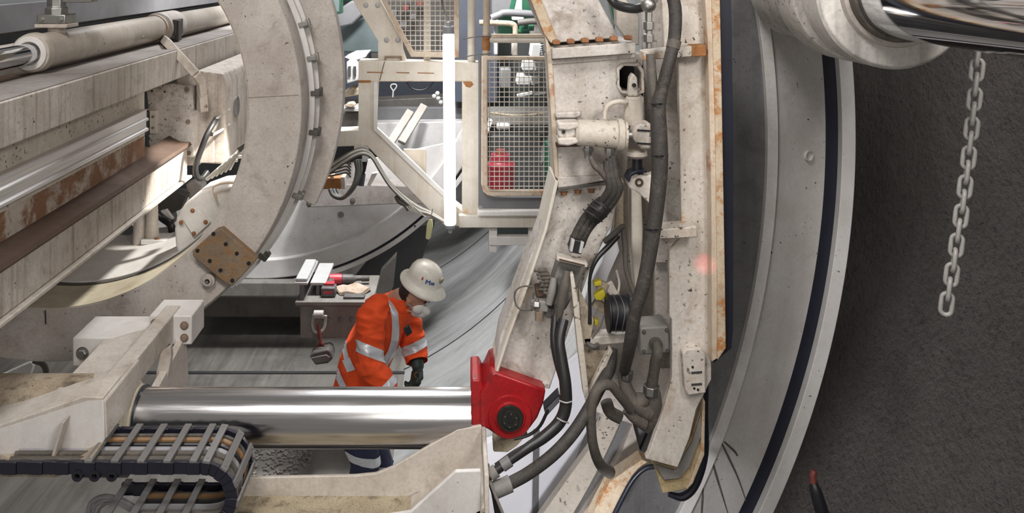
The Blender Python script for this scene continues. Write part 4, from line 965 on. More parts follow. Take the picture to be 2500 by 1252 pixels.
thingbox('green_machine', 1215, 1345, 36, 90, 9.3, .2, 'green', 'green machine body behind the pipes above the mesh door', 'machine')
thingbox('grey_machine', 1296, 1350, 60, 92, 8.8, .2, 'greysteel', 'grey machine part at the right end of the handrail', 'machine part')
thingbox('brown_machine', 905, 1130, -60, 145, 11.5, .2, 'darksteel', 'dark brown machine behind the slanted mesh guard', 'machine')
for k, (x, y) in enumerate(((960,30),(990,18),(1008,40),(1025,8),(985,60))):
    thingbox('machine_part', x-8, x+9, y-6, y+7, 11.0, .2, 'maroon' if k % 2 else 'midgrey', ('dusty red' if k % 2 else 'grey')+' machine part seen through the slanted mesh guard, '+('far left','upper middle','centre right','top right','lowest')[k]+' of the five', 'machine part', .006, 'parts behind the mesh guard')
thingbox('blue_column', 1110, 1215, -60, 250, 10.0, .2, 'bluegrey', 'dark blue-grey column behind the white pipe post', 'column')
# ------------------------------------------------------------------ shield ring (right)
sr = thing('shield_ring', (AX+2.4, 3.5, AZ-2.4), 'huge grey-white shield ring curving down the right with a black seal', 'shield ring')
rf = revolve([(3.38, 3.146), (3.5, 3.40), (3.6, 3.40), (3.6, 3.146)], -62, 40, 160); rf.build('ring_face', M['shield'], sr, .004)
revolve([(3.37, 3.125), (3.37, 3.165), (3.40, 3.17), (3.44, 3.125)], -62, 40, 160).build('inner_lip', M['shield'], sr, .002)
revolve([(3.50, 3.395), (3.50, 3.447), (3.58, 3.447), (3.58, 3.395)], -62, 40, 160).build('rubber_seal', M['seal'], sr)
revolve([(3.46, 3.447), (3.46, 3.50), (3.60, 3.50), (3.60, 3.447)], -62, 40, 160).build('outer_rim', M['disc'], sr, .003)
revolve([(3.42, 2.80), (3.42, 2.98), (3.40, 3.13), (3.48, 3.13), (3.50, 3.0), (3.50, 2.80)], -62, 40, 160).build('inner_shell', M['shieldin'], sr, .003)
MB().lathe(ringpt(-1.2, 3.315, 3.452), Vector((.42,-.9,0)), [(-.01, .017), (.003, .0175), (.003, .0205), (-.01, .021)], 28, closed=True).build('bolt_pocket', M['shield'], sr)
revolve([(3.413, 2.90), (3.413, 2.906), (3.419, 2.906), (3.419, 2.90)], -40, 12, 80).build('seam', M['black'], sr)
def on_face(px, py):
    d = 3.44
    for _ in range(8):
        p = W(px, py, d); r = math.hypot(p.x-AX, p.z-AZ); d = 3.38+(r-3.146)/(3.40-3.146)*.12
    return W(px, py, d-.001)
for run in ([(1762,1082),(1780,1120),(1802,1168),(1826,1236)], [(1738,1122),(1748,1160),(1762,1205),(1778,1256)], [(1768,1078),(1792,1100),(1800,1112)], [(1716,1190),(1714,1225),(1712,1260)]):
    MB().tube([on_face(x, y) for x, y in run], [.003, .0042, .003, .0015][:len(run)], n=6).build('mud_run', M['hosegrey'], sr)
# dark flap and split on the inner shell
MB().tube([ringpt(a, r, 3.405) for a, r in ((9, 2.83), (6, 2.85), (3.5, 2.89), (2.0, 2.95), (.8, 2.97))], [.008, .016, .02, .014, .004], n=8).build('torn_seal', M['rubber'], sr)
# ------------------------------------------------------------------ top right ram with flanges
rm = thing('ram_cylinder', W(2190, 170, 2.6), 'big white flanged ram with a mirror-bright rod at the top right', 'hydraulic ram')
fx = W(2190, -24, 2.6)
MB().lathe(fx, (0,1,0), [(0, .15), (0, .225), (.012, .234), (.12, .234), (.13, .225), (.13, .15)], 72, closed=True).build('front_flange', M['flange'], rm, .003)
MB().lathe(fx, (0,1,0), [(.13, .205), (.20, .205), (.21, .19)], 64).build('spacer_ring', M['ringpaint'], rm)
MB().lathe(fx, (0,1,0), [(.21, .10), (.21, .228), (.225, .236), (.34, .236), (.36, .20), (.72, .20)], 72).build('rear_flange', M['flange'], rm, .003)
MB().lathe(fx, (0,1,0), [(-.02, .150), (-.02, .165), (.01, .172), (.03, .172), (.03, .150)], 64, closed=True).build('scraper_ring', M['ringpaint'], rm, .002)
MB().lathe(fx, (0,1,0), [(-.05, .1405), (-.05, .149), (-.0, .155), (.0, .1405)], 64, closed=True).build('rubber_wiper', M['hosegrey'], rm)
MB().cyl((fx.x, .9, fx.z), (fx.x, 2.9, fx.z), .140, 96).build('rod', M['mirror'], rm)['label'] = 'mirror-bright chrome rod'
# ------------------------------------------------------------------ hanging chain
ch = thing('hanging_chain', W(2310, 770, 2.45), 'pale steel chain hanging free in front of the dark wall', 'chain')
P0 = W(2388, 135, 2.45); P1 = W(2311, 742, 2.45)
mid = [P0.lerp(P1, t)+Vector((.012*math.sin(t*3.1), 0, 0)) for t in [k/20 for k in range(21)]]
N = 18
linkmesh = None
for k in range(N):
    t = k/(N-1.0); p = P0.lerp(P1, t)+Vector((.010*math.sin(t*3.14), 0, 0)); ax = (P1-P0).normalized()
    if linkmesh is None:
        a, r = .0230, .0135; pts = []
        for q in range(8): an = math.pi*q/7; pts.append(Vector((r*math.cos(an), 0, a*.62+r*math.sin(an))))
        for q in range(8): an = math.pi+math.pi*q/7; pts.append(Vector((r*math.cos(an), 0, -a*.62+r*math.sin(an))))
        m = MB(); m.tube(pts, .0062, n=12, sub=2, closed=True)
        o = m.build('link', M['chain'], ch); linkmesh = o.data
        linkmesh.transform(Matrix.Translation(world_org(ch)))
    else:
        o = bpy.data.objects.new('link', linkmesh); COL.objects.link(o); o.parent = ch
    o.location = p-world_org(ch)
    th = (-.5 if k % 2 == 1 else -.5+math.pi/2)+random.uniform(-.1, .1)
    o.rotation_euler = (Matrix.Rotation(.127, 3, 'Y') @ Matrix.Rotation(th, 3, 'Z')).to_euler()
    o.scale = (1.0, 1.0, 1.06)
# dark hose end at the bottom right
t = thing('hose_end', W(1995, 1252, 3.3), 'dark hose with a rusty red fitting at the bottom right by the wall', 'hose')
MB().ptube([(2020,1290,3.35),(2004,1240,3.35),(1992,1200,3.36),(1986,1180,3.37)], [15,16,14,10], n=14).build('hose', M['rubber'], t)
MB().ptube([(1986,1182,3.37),(1984,1160,3.38),(1990,1150,3.38)], [8,9,7], n=12).build('fitting', M['maroon'], t)
# ------------------------------------------------------------------ vertical column with rust angle (right)
cd = 2.95
co = thing('rusted_column', W(1690, 1140, cd), 'tall white rust-streaked steel column on the right of the arm', 'column')
MB().prism([(1612,-60),(1722,-60),(1728,120),(1733,300),(1738,700),(1737,926),(1700,1000),(1684,1068),(1655,1142),(1576,1120),(1583,1110),(1620,1000),(1641,920),(1640,780),(1634,770),(1634,612),(1660,585),(1664,560),(1656,150),(1622,130)], cd, .03).build('front_plate', M['colpaint'], co, .003)
MB().prism([(1718,-60),(1736,-60),(1748,300),(1752,700),(1752,875),(1738,884),(1737,500),(1728,100)], cd-.05, .07).build('inner_flange', M['rustframe'], co, .003)
MB().prism([(1736,-60),(1757,-60),(1764,300),(1771,700),(1773,850),(1752,880),(1752,700),(1746,300)], cd-.055, .05).build('rust_flange', M['rustedge'], co, .003)
MB().prism([(1757,-60),(1784,-60),(1790,300),(1790,800),(1786,850),(1742,886),(1752,876),(1774,852),(1771,700),(1764,300)], cd-.02, .06).build('rubber_strip', M['seal'], co, .002)
MB().prism([(1622,-60),(1650,-60),(1660,600),(1640,640),(1600,640),(1592,300),(1600,0)], cd+.12, .02).build('back_plate', M['armpaint'], co)
o = MB().prism([(1571,126),(1690,112),(1690,138),(1571,148)], cd-.06, .07).build('upper_arm', M['colpaint'], co, .004); o['label'] = 'white arm bar with a rusted end'
MB().prism([(1689,112),(1724,110),(1726,137),(1689,139)], cd-.062, .075).build('rusted_end', M['orange_rust'], o, .003)
o = MB().prism([(1608,560),(1702,553),(1704,580),(1608,584)], cd-.07, .08).build('lower_arm', M['colpaint'], co, .004)
MB().prism([(1614,583),(1655,581),(1636,604)], cd-.02, .03).build('arm_gusset', M['colpaint'], o, .002)
o = MB().prism([(1666,862),(1676,852),(1712,850),(1722,864),(1724,960),(1680,966),(1672,950)], cd-.035, .04).build('clip_plate', M['colpaint'], co, .005, seg=3)
for y in (908, 937): MB().prism([(1688,y),(1714,y-2),(1714,y+3),(1688,y+5)], cd-.037, .004).build('clip_slot', M['darkgrey'], o)
for x, y in ((1691,896),(1695,948),(1704,951)): MB().lathe(W(x, y, cd-.036), YM, [(-.002, .004), (.001, .004)], 10).build('clip_hole', M['black'], o)
# the small red glow on the column is cast by red_marker_light
# torn foam foot
ft = thing('foot_plate', W(1655, 1200, cd+.05), 'worn plate edge with torn yellowish foam at the foot of the column', 'plate')
MB().prism([(1594,1128),(1655,1142),(1690,1062),(1716,985),(1722,1010),(1716,1100),(1690,1172),(1672,1195),(1618,1204)], cd+.04, .03).build('foam_edge', M['foam'], ft, .002)
MB().prism([(1600,1135),(1650,1150),(1690,1080),(1712,1010),(1714,1060),(1684,1140),(1660,1168),(1622,1172)], cd+.03, .015).build('plate', M['greysteel'], ft, .002)
MB().prism([(1716,975),(1722,980),(1720,1110),(1692,1180),(1676,1196),(1686,1176),(1712,1100)], cd+.02, .03).build('edge_strip', M['rustedge'], ft, .002)
MB().ptube([(1728,900,cd+.1),(1722,1000,cd+.1),(1722,1105,cd+.1),(1700,1180,cd+.1),(1668,1212,cd+.1),(1632,1206,cd+.1)], [4,7,8,9,10,6], n=10).build('rubber_lip', M['seal'], ft)
# ------------------------------------------------------------------ articulated arm
ad = 3.05
ar = thing('machine_boom', W(1330, 930, ad), 'big white jointed steel arm with bolted flanges, its foot on the red eye', 'machine arm')
MB().prism([(1270,-60),(1440,-60),(1462,0),(1511,92),(1345,106),(1333,89),(1296,0)], ad+.02, .22).build('upper_link', M['armpaint'], ar, .004)
MB().prism([(1282,-60),(1300,-60),(1322,0),(1362,100),(1345,106),(1328,84),(1296,0)], ad-.0, .05).build('upper_edge', M['rustedge'], ar, .003)
MB().prism([(1348,118),(1552,104),(1553,131),(1348,145)], ad-.05, .3).build('joint_flange', M['armpaint'], ar, .004)
for i in range(6): bolt(ar, W(1358+35*i, 106-2.2*i, ad-.015+.0)+Vector((0,0,0)), (0,-.25,1), .0115, M['rustbolt'], h=.9)
for i in range(6): MB().obox(W(1358+35*i, 103-2.4*i, ad-.03), (.012,0,0), (0,.012,0), (0,0,.007)).build('flange_nut', M['rustbolt'], ar, .002)
MB().prism([(1346,146),(1570,132),(1572,250),(1540,300),(1530,430),(1482,448),(1362,462),(1356,300)], ad, .26, holes=[[(1512,170),(1530,158),(1556,160),(1568,178),(1568,222),(1552,230),(1520,222),(1512,205)]]).build('joint_box', M['armpaint'], ar, .004)
MB().prism([(1331,90),(1347,118),(1358,300),(1364,440),(1354,430),(1346,300),(1336,140)], ad-.01, .05).build('box_edge', M['rustframe'], ar, .003)
MB().prism([(1348,146),(1552,131),(1552,141),(1348,157)], ad-.012, .02).build('flange_lip', M['armpaint'], ar, .002)
m = MB(); m.prism([(1506,166),(1518,154),(1560,153),(1573,172),(1574,226),(1556,234),(1516,228),(1507,212)], ad-.012, .03, holes=[[(1513,172),(1524,161),(1556,162),(1566,178),(1566,222),(1552,228),(1520,222),(1513,208)]]); m.build('window_rim', M['colpaint'], ar, .003)
MB().pbox(1505, 1575, 150, 236, ad+.14, .02).build('window_back', M['black'], ar)
MB().prism([(1355,275),(1420,272),(1418,286),(1404,290),(1358,290)], ad-.03, .05).build('pivot_lug', M['armpaint'], ar, .006)
MB().prism([(1356,348),(1424,350),(1420,358),(1358,360)], ad-.02, .04).build('pivot_lug', M['dark_rust'], ar, .003)
MB().prism([(1362,432),(1440,430),(1484,425),(1484,440),(1362,462)], ad-.015, .03).build('bottom_lip', M['armpaint'], ar, .004)
MB().prism([(1362,458),(1484,444),(1484,450),(1362,466)], ad-.02, .28).build('bottom_flange', M['darksteel'], ar, .002)
for x, y in ((1376,470),(1410,466),(1443,464)): bolt(ar, W(x, y-2, ad+.02), (0,-.25,-1), .012, M['rustbolt'], h=.9)
# lower link
MB().prism([(1360,462),(1490,448),(1506,500),(1496,545),(1468,600),(1440,660),(1405,760),(1375,850),(1342,950),(1206,910),(1222,820),(1290,640)], ad+.03, .16).build('lower_link', M['armpaint'], ar, .004)
MB().prism([(1356,440),(1364,444),(1337,560),(1294,690),(1246,820),(1216,912),(1208,908),(1238,820),(1286,690),(1329,560)], ad-.02, .22).build('link_flange', M['frame'], ar, .003)
MB().prism([(1208,902),(1342,940),(1341,950),(1206,912)], ad+.015, .03).build('link_lip', M['armpaint'], ar, .002)
# rusty grazes on the lower link
for pts in ([(1278,690),(1296,702),(1300,716),(1284,736),(1262,744),(1268,712)], [(1250,770),(1262,765),(1256,800),(1240,830),(1236,820)]):
    MB().prism(pts, ad+.028, .004).build('rust_graze', M['rustframe'], ar)
# ------------------------------------------------------------------ small cylinders on the joint box
sd = 2.94
hc_ = thing('joint_cylinder', W(1470, 360, sd), 'small speckled cream hydraulic cylinder lying across the joint box', 'hydraulic cylinder')
c0 = W(1403, 323, sd); c1 = W(1520, 329, sd); u = (c1-c0).normalized(); L = (c1-c0).length
MB().lathe(c0, u, [(0, .030), (.012, .043), (L-.02, .046)], 40).build('barrel', M['spotted'], hc_, .002)
MB().lathe(c0+u*(L-.022), u, [(0, .046), (.004, .053), (.022, .053), (.026, .047), (.034, .047), (.038, .03)], 40).build('gland', M['spotted'], hc_, .001)
MB().lathe(c0+u*L, u, [(0, .018), (.08, .018)], 28).build('rod', M['zinc'], hc_)
for dz in (.026, -.024):
    m = MB(); z_ = c0.z+dz
    m.prism_w([[Vector((W(1360,0,sd).x, sd-.03, z_-.012)), Vector((W(1385,0,sd).x, sd-.03, z_-.016)), Vector((W(1412,0,sd).x, sd-.03, z_-.006*(1 if dz > 0 else 1))), Vector((W(1412,0,sd).x, sd-.03, z_+.012)), Vector((W(1385,0,sd).x, sd-.03, z_+.012)), Vector((W(1360,0,sd).x, sd-.03, z_+.010))]], Vector((0,.07,0))); m.build('clevis', M['colpaint'], hc_, .006)
MB().prism([(1362,312),(1394,306),(1408,314),(1408,334),(1388,340),(1362,336)], sd-.02, .05).build('clevis_eye', M['colpaint'], hc_, .008)
MB().lathe(W(1376, 322, sd-.025), YM, [(-.01, .006), (.003, .006)], 12).build('clevis_pin', M['pin'], hc_)
m = MB(); m.prism([(1550,310),(1562,302),(1590,300),(1592,318),(1590,366),(1566,366),(1558,352),(1548,342),(1546,322)], sd-.03, .07); m.build('rod_eye', M['colpaint'], hc_, .01)
for y in (318, 350): MB().prism([(1556,y-2),(1592,y),(1592,y+4),(1556,y+2)], sd-.033, .01).build('eye_groove', M['black'], hc_)
for x, ln in ((1436, 22), (1489, 30)):
    MB().lathe(W(x, 352, sd), (0,0,-1), [(0, .014), (S(8,sd), .014), (S(9,sd), .018), (S(ln*.7,sd), .018), (S(ln,sd), .013), (S(ln+12,sd), .013)], 8).build('port_fitting', M['zinc'], hc_)
vc = thing('joint_cylinder', W(1546, 300, sd+.04), 'small upright cream cylinder with its clevis in the box window', 'hydraulic cylinder')
MB().lathe(W(1546, 304, sd+.06), (0,0,1), [(0, .033), (S(56,sd), .031), (S(70,sd), .024)], 32).build('barrel', M['spotted'], vc, .002)
MB().prism([(1534,236),(1538,190),(1546,178),(1556,190),(1560,236)], sd+.05, .04).build('clevis', M['colpaint'], vc, .006)
MB().lathe(W(1548, 208, sd+.045), YM, [(-.01, .007), (.004, .007)], 12).build('clevis_pin', M['pin'], vc)
MB().ptube([(1530,250,sd+.04),(1508,248,sd+.03),(1486,256,sd+.03),(1478,270,sd+.03),(1476,290,sd+.03)], [7,6,6,5,5], n=10).build('port_pipe', M['spotted'], vc)
kn = thing('adjust_knob', W(1555, 420, sd+.02), 'dusty disc knob on a black stem below the small cylinder', 'knob')
MB().lathe(W(1554, 386, sd+.02), (0,0,1), [(0, .020), (S(8,sd), .036), (S(18,sd), .034), (S(20,sd), .012)], 28).build('disc', M['spotted'], kn)
MB().lathe(W(1556, 424, sd+.02), (0,0,1), [(0, .020), (S(14,sd), .020), (S(14,sd), .017), (S(38,sd), .017)], 24).build('stem', M['rubber'], kn)
le = thing('eye_bracket', W(1570, 497, sd+.03), 'white eye bracket with a rusty pin hole under the black stem', 'bracket')
out = [(1590,428),(1600,424),(1600,506),(1586,498),(1562,474)]
for k in range(9):
    a = math.radians(215-k*20); out.append((1557+24*math.cos(a), 446-22*math.sin(a)))
MB().prism(out, sd, .05).build('eye_plate', M['colpaint'], le, .004)
MB().lathe(W(1560, 445, sd), YM, [(-.01, .014), (.003, .014), (.003, .007), (-.006, .007)], 20).build('pin_hole', M['dark_rust'], le)
MB().prism([(1530,440),(1538,424),(1556,416),(1580,416),(1580,422),(1558,422),(1542,430),(1537,446)], sd-.01, .06).build('edge_lip', M['seal'], le, .002)
# ------------------------------------------------------------------ posts, sheet and plates behind the arm
o = MB().prism([(1541,462),(1566,470),(1570,560),(1566,700),(1552,725),(1542,600)], 3.16, .06).build('inner_post', M['frame'], None, .004); tag(o, 'pale upright post between the arm and the column', 'post')
o = MB().prism([(1500,300),(1660,300),(1668,980),(1560,1040),(1440,1000),(1420,860),(1500,560)], 3.36, .05).build('rear_plate', M['ringpaint'], None); tag(o, 'dirty cream plate behind the hoses between arm and column', 'plate')
o = MB().prism([(1506,440),(1522,440),(1524,560),(1500,560)], 3.22, .05).build('inner_rib', M['dusty'], None, .003); tag(o, 'narrow brown rib left of the pale upright post', 'rib')
o = MB().prism([(1496,542),(1512,612),(1486,670),(1462,740),(1440,790),(1414,792),(1420,760),(1442,690),(1470,640)], 3.26, .02).build('white_sheet', M['brightwhite'], None); tag(o, 'bright white sheet showing between the arm and the brown rib', 'sheet')
o = MB().prism([(1600,420),(1640,420),(1648,900),(1600,900)], 3.10, .03).build('side_plate', M['armpaint'], None, .003); tag(o, 'cream plate between the big hose and the column', 'plate')
o = MB().prism([(1568,0),(1622,-60),(1640,100),(1640,330),(1575,330)], 3.18, .03).build('side_plate', M['armpaint'], None, .003); tag(o, 'dirty cream plate behind the hoses at the upper right', 'plate')
o = MB().prism([(1505,-30),(1560,40),(1560,110),(1540,110),(1505,60)], 3.3, .06).build('corner_plate', M['cream'], None, .003); tag(o, 'cream corner plate below the curved hose at the top', 'plate')
o = MB().prism([(1478,-60),(1506,-60),(1514,70),(1500,60)], 3.6, .06).build('green_post', M['green'], None, .003); tag(o, 'green strip behind the top right of the big arm', 'post')
t = thing('bolted_valve_plate', W(1600, 868, 2.98), 'grey square valve plate with a pipe stub left of the column', 'valve plate')
MB().prism([(1563,800),(1632,796),(1640,862),(1563,868)], 2.98, .1).build('plate', M['greysteel'], t, .006)
for x, y in ((1572,810),(1572,858),(1628,806),(1630,856)): bolt(t, W(x, y, 2.98), YM, .006, M['darksteel'])
MB().lathe(W(1600, 838, 2.98), YM, [(0, .022), (.012, .022), (.012, .016), (.03, .016)], 20).build('port', M['hosegrey'], t)
MB().ptube([(1602,838,2.95),(1605,860,2.93),(1600,885,2.94),(1596,912,2.95),(1590,948,2.97)], [10,13,14,13,15], n=14).build('pipe', M['hosegrey'], t)
t = thing('manifold', W(1560, 1030, 3.0), 'muddy grey hydraulic manifold of pipe joints low between arm and column', 'manifold')
MB().ptube([(1520,905,2.98),(1530,950,2.97),(1550,985,2.97),(1585,1005,2.98)], [14,16,20,22], n=16).build('elbow', M['hosegrey'], t)
MB().ptube([(1590,945,2.98),(1596,980,2.98),(1588,1020,2.99),(1575,1045,3.0)], [18,20,20,16], n=16).build('elbow', M['hosegrey'], t)
MB().ball(W(1562, 978, 2.97), .026, 14, (1.3,1,1)).build('joint', M['hosegrey'], t)
MB().ptube([(1480,980,3.0),(1490,1005,3.0),(1515,1020,3.0)], 15, n=14).build('stub', M['hosegrey'], t)
MB().ptube([(1528,1000,2.95),(1550,1022,2.95),(1572,1036,2.96)], [11,12,14], n=14).build('branch', M['hosegrey'], t)
MB().lathe(W(1590, 962, 2.97), (0,0,1), [(0,.028),(.03,.028)], 8).build('union_nut', M['zinc'], t, .002)
MB().lathe(W(1528, 925, 2.97), (0.1,0,1), [(0,.023),(.03,.023)], 8).build('union_nut', M['zinc'], t, .002)
# ------------------------------------------------------------------ hoses
def hose(pts, r, label, mat='hose', cat='hose', name='hydraulic_hose', group=None, **kw):
    o = MB().ptube(pts, r, n=16, **kw).build(name, M[mat]); return tag(o, label, cat, group)
mh = thing('hydraulic_hose', W(1580, 900, 2.8), 'thick black hydraulic hose running down the right from the top edge', 'hose')
MB().ptube([(1632,-40,2.84),(1648,20,2.83),(1646,95,2.82),(1630,165,2.8),(1616,220,2.8),(1607,260,2.8),(1608,310,2.8),(1611,400,2.8),(1603,500,2.8),(1589,600,2.8),(1572,690,2.8),(1551,760,2.81),(1540,830,2.84),(1530,880,2.9),(1524,905,2.96)], [15,16,15.5,15,15,18,20,20,19,18,17,16,16,14,13], n=20).build('hose', M['hose'], mh)
for y, x in ((253,1606),(380,1611),(560,1596)): MB().ptube([(x-20,y,2.80),(x,y+1,2.768),(x+20,y,2.80)], 2, n=8).build('tie_band', M['rubber'], mh)
MB().ptube([(1647,98,2.82),(1642,118,2.815)], 17, n=18).build('ferrule', M['hosegrey'], mh)
t = thing('hydraulic_hose', W(1590, 250, 2.84), 'thinner hose with hexagon couplings joining the thick hose near the top', 'hose')
MB().ptube([(1588,132,2.84),(1591,180,2.83),(1597,230,2.82),(1602,262,2.82)], [11,12,12,12], n=14).build('hose', M['hosegrey'], t)
MB().lathe(W(1584, 118, 2.85), (0,0,1), [(0,.010),(.02,.010),(.02,.018),(.045,.018),(.048,.012),(.058,.012),(.06,.018),(.085,.018),(.087,.012),(.17,.012)], 6).build('couplings', M['zinc'], t, .001)
MB().ball(W(1583, 12, 2.85), .026, 14).build('elbow_joint', M['zinc'], t)
MB().ptube([(1480,-20,2.95),(1500,8,2.93),(1525,18,2.9),(1552,21,2.88),(1574,16,2.86)], [9,11,12,12,11], n=14).build('branch_hose', M['blackhose'], t)
# twin bundle on the lower link
t = thing('hose_bundle', W(1410, 610, 2.9), 'taped bundle of dark hoses lying on the lower arm', 'hoses')
for k, (dx, rr) in enumerate(((-12, 10), (0, 11), (12, 10))):
    MB().ptube([(1489+dx*.6, 392-6*k, 2.93), (1494+dx*.8, 430, 2.92), (1500+dx, 462, 2.92), (1476+dx, 500+dx*.3, 2.95), (1444+dx, 530+dx*.4, 2.97), (1420+dx, 566, 2.98), (1406+dx, 600, 2.99)], rr, n=12).build('hose', M['hose'], t)
MB().ptube([(1441,382,2.93),(1452,404,2.92),(1470,422,2.92),(1492,452,2.93)], [6,8,8,8], n=12).build('hose', M['hosegrey'], t)
m = MB(); m.ptube([(1478, 496, 2.945), (1462, 512, 2.95), (1446, 528, 2.96)], [22, 25, 23], n=16); m.build('tape', M['blackhose'], t)
for k in range(3):
    x, y = 1470-k*11, 503+k*12; MB().ptube([(x-24, y-16, 2.945), (x, y-2, 2.908), (x+22, y+14, 2.945)], 2.0, n=8).build('tape_wrap', M['hose'], t)
cn = thing('plug_connector', W(1408, 620, 2.95), 'steel-edged plug connector at the end of the hose bundle', 'connector')
MB().prism([(1396,583),(1428,590),(1420,622),(1390,616)], 2.95, .05).build('plug_body', M['blackhose'], cn, .003)
MB().prism([(1396,584),(1404,586),(1398,616),(1391,614)], 2.94, .02).build('latch', M['louvre'], cn, .002)
MB().prism([(1419,590),(1427,592),(1420,620),(1413,618)], 2.94, .02).build('latch', M['louvre'], cn, .002)
pt = thing('pipe_plate', W(1395, 652, 2.97), 'small cream crosspiece plate under the plug connector', 'plate')
MB().prism([(1361,626),(1436,644),(1434,654),(1358,636)], 2.94, .05).build('plate', M['cream'], pt, .003)
MB().prism([(1366,632),(1428,647),(1427,650),(1366,635)], 2.937, .01).build('slot', M['dark_rust'], pt)
vb = thing('valve_cluster', W(1360, 770, 2.9), 'muddy cluster of valves and pipe stubs on the lower arm', 'valves')
MB().prism([(1366,640),(1428,654),(1412,700),(1380,760),(1340,740),(1350,690)], 3.0, .09).build('manifold_block', M['greysteel'], vb, .008)
MB().ptube([(1384,662,2.95),(1378,700,2.93),(1370,742,2.93),(1364,784,2.94)], [8,12,11,6], n=14).build('pipe', M['hosegrey'], vb)
MB().ptube([(1352,678,2.98),(1348,710,2.97),(1340,742,2.97)], [8,11,9], n=12).build('pipe', M['greysteel'], vb)
MB().prism([(1306,732),(1340,738),(1338,764),(1304,760)], 2.97, .08).build('valve_body', M['greysteel'], vb, .005)
MB().lathe(W(1296, 742, 2.98), (1,0,-.1), [(0,.012),(.01,.02),(.025,.02),(.03,.014)], 8).build('valve_nut', M['zinc'], vb)
MB().prism([(1308,706),(1326,704),(1328,724),(1310,728)], 2.99, .06).build('valve_cap', M['dark_rust'], vb, .004)
MB().lathe(W(1316, 782, 2.97), (0,0,1), [(0,.014),(.03,.014),(.03,.01)], 8).build('valve_nut', M['bolt'], vb)
MB().prism([(1332,752),(1356,756),(1350,780),(1330,774)], 2.98, .05).build('valve_body', M['darksteel'], vb, .004)
for k in range(6):
    x, y = 1340+random.uniform(-12, 14), 660+k*9; MB().lathe(W(x, y, 3.0), (-1, -.4, .1), [(0,.008),(.03,.008),(.03,.005),(.045,.005)], 8).build('nipple', M['hosegrey'], vb)
o = MB().ptube([(1303,700,3.0),(1276,699,3.0),(1258,712,3.0),(1258,738,3.0),(1270,754,2.99),(1300,757,2.98)], 2.2, n=8, sub=6).build('cable_loop', M['hosegrey']); tag(o, 'thin dark cable loop standing out over the arm edge', 'cable')
dh = thing('hydraulic_hose', W(1330, 1150, 2.8), 'pair of black hoses dropping from the valve cluster to the foreground beam', 'hose')
MB().ptube([(1376,780,2.93),(1366,830,2.9),(1372,880,2.88),(1380,935,2.86),(1381,990,2.85),(1366,1030,2.84),(1330,1065,2.82),(1290,1092,2.8),(1250,1120,2.79),(1206,1152,2.78)], [13,13,14,15,15,15,14,12,11,11], n=16).build('hose', M['blackhose'], dh)
MB().ptube([(1355,770,2.95),(1352,830,2.92),(1360,880,2.9),(1376,940,2.87),(1376,1000,2.86),(1352,1042,2.85),(1312,1078,2.82),(1262,1105,2.8),(1212,1140,2.79)], 9, n=14).build('hose', M['blackhose'], dh)
for pts in ([(1366,978,2.84),(1382,983,2.825),(1396,980,2.84)], [(1360,1020,2.83),(1374,1028,2.815),(1388,1032,2.84)]): MB().ptube(pts, 1.8, n=8).build('cable_tie', M['louvre'], dh)
MB().ptube([(1246,1124,2.785),(1226,1138,2.78)], 14, n=16).build('hose_label', M['bargrey'], dh)
MB().ptube([(1212,1148,2.78),(1196,1160,2.775)], 16, n=14).build('end_fitting', M['greysteel'], dh)
lh = thing('hydraulic_hose', W(1330, 1190, 2.8), 'long black hose curving from behind the rib down to the lower fittings', 'hose')
MB().ptube([(1494,850,3.0),(1488,900,2.98),(1462,950,2.92),(1436,1000,2.87),(1398,1058,2.83),(1350,1110,2.8),(1290,1155,2.79),(1240,1182,2.78),(1206,1198,2.77)], [14,15,15,15,15,15,15,15,14], n=16).build('hose', M['hose'], lh)
MB().ptube([(1246,1180,2.78),(1200,1200,2.765)], 20, n=16).build('end_fitting', M['greysteel'], lh)
oh = thing('hydraulic_hose', W(1470, 1160, 2.85), 'muddy hose looping out of the manifold down to a stub on the plate', 'hose')
MB().ptube([(1540,1000,2.94),(1512,965,2.9),(1490,940,2.88),(1462,946,2.86),(1446,985,2.85),(1443,1040,2.86),(1450,1095,2.88),(1466,1135,2.93),(1488,1152,3.0)], [11,11,12,13,12,12,12,13,15], n=16).build('hose', M['hosegrey'], oh)
rb = thing('triangular_rib', W(1420, 1000, 2.95), 'narrow pointed cream rib plate right of the lower arm hoses', 'rib')
MB().prism([(1392,672),(1400,668),(1412,740),(1424,830),(1438,960),(1437,1004),(1424,960),(1410,850)], 2.93, .03).build('rib_edge', M['spotted'], rb, .003)
MB().prism([(1412,700),(1450,780),(1436,860),(1488,860),(1437,1000),(1428,900)], 3.02, .02).build('rib_side', M['dusty'], rb)
MB().prism([(1490,850),(1497,858),(1470,920),(1440,975),(1436,960),(1462,905)], 2.97, .03).build('rib_edge', M['spotted'], rb, .003)
th = thing('thin_hose', W(1430, 770, 3.0), 'thin black hose hanging along the bright white sheet', 'hose')
MB().ptube([(1510,575,3.05),(1486,600,3.04),(1455,635,3.02),(1440,680,3.02),(1440,740,3.02),(1440,790,3.02)], [6,7,6,4,4,5], n=12).build('hose', M['blackhose'], th)
MB().ptube([(1475,590,3.06),(1500,570,3.05),(1520,552,3.06)], 7, n=12).build('tape', M['darksteel'], th)
t = thing('thin_hose', W(1535, 712, 3.05), 'slim muddy pipe bending down to the black spool', 'pipe')
MB().ptube([(1520,548,3.08),(1526,600,3.07),(1528,652,3.06),(1538,690,3.06),(1552,725,3.06)], [7,7,6,6,6], n=12).build('pipe', M['hosegrey'], t)
MB().ptube([(1505,660,3.1),(1512,690,3.1),(1508,720,3.1)], 3, n=8).build('stay', M['cream'], t)
sp_ = thing('black_spool', W(1508, 810, 2.95), 'black spool with wire round it right of the bright white sheet', 'spool')
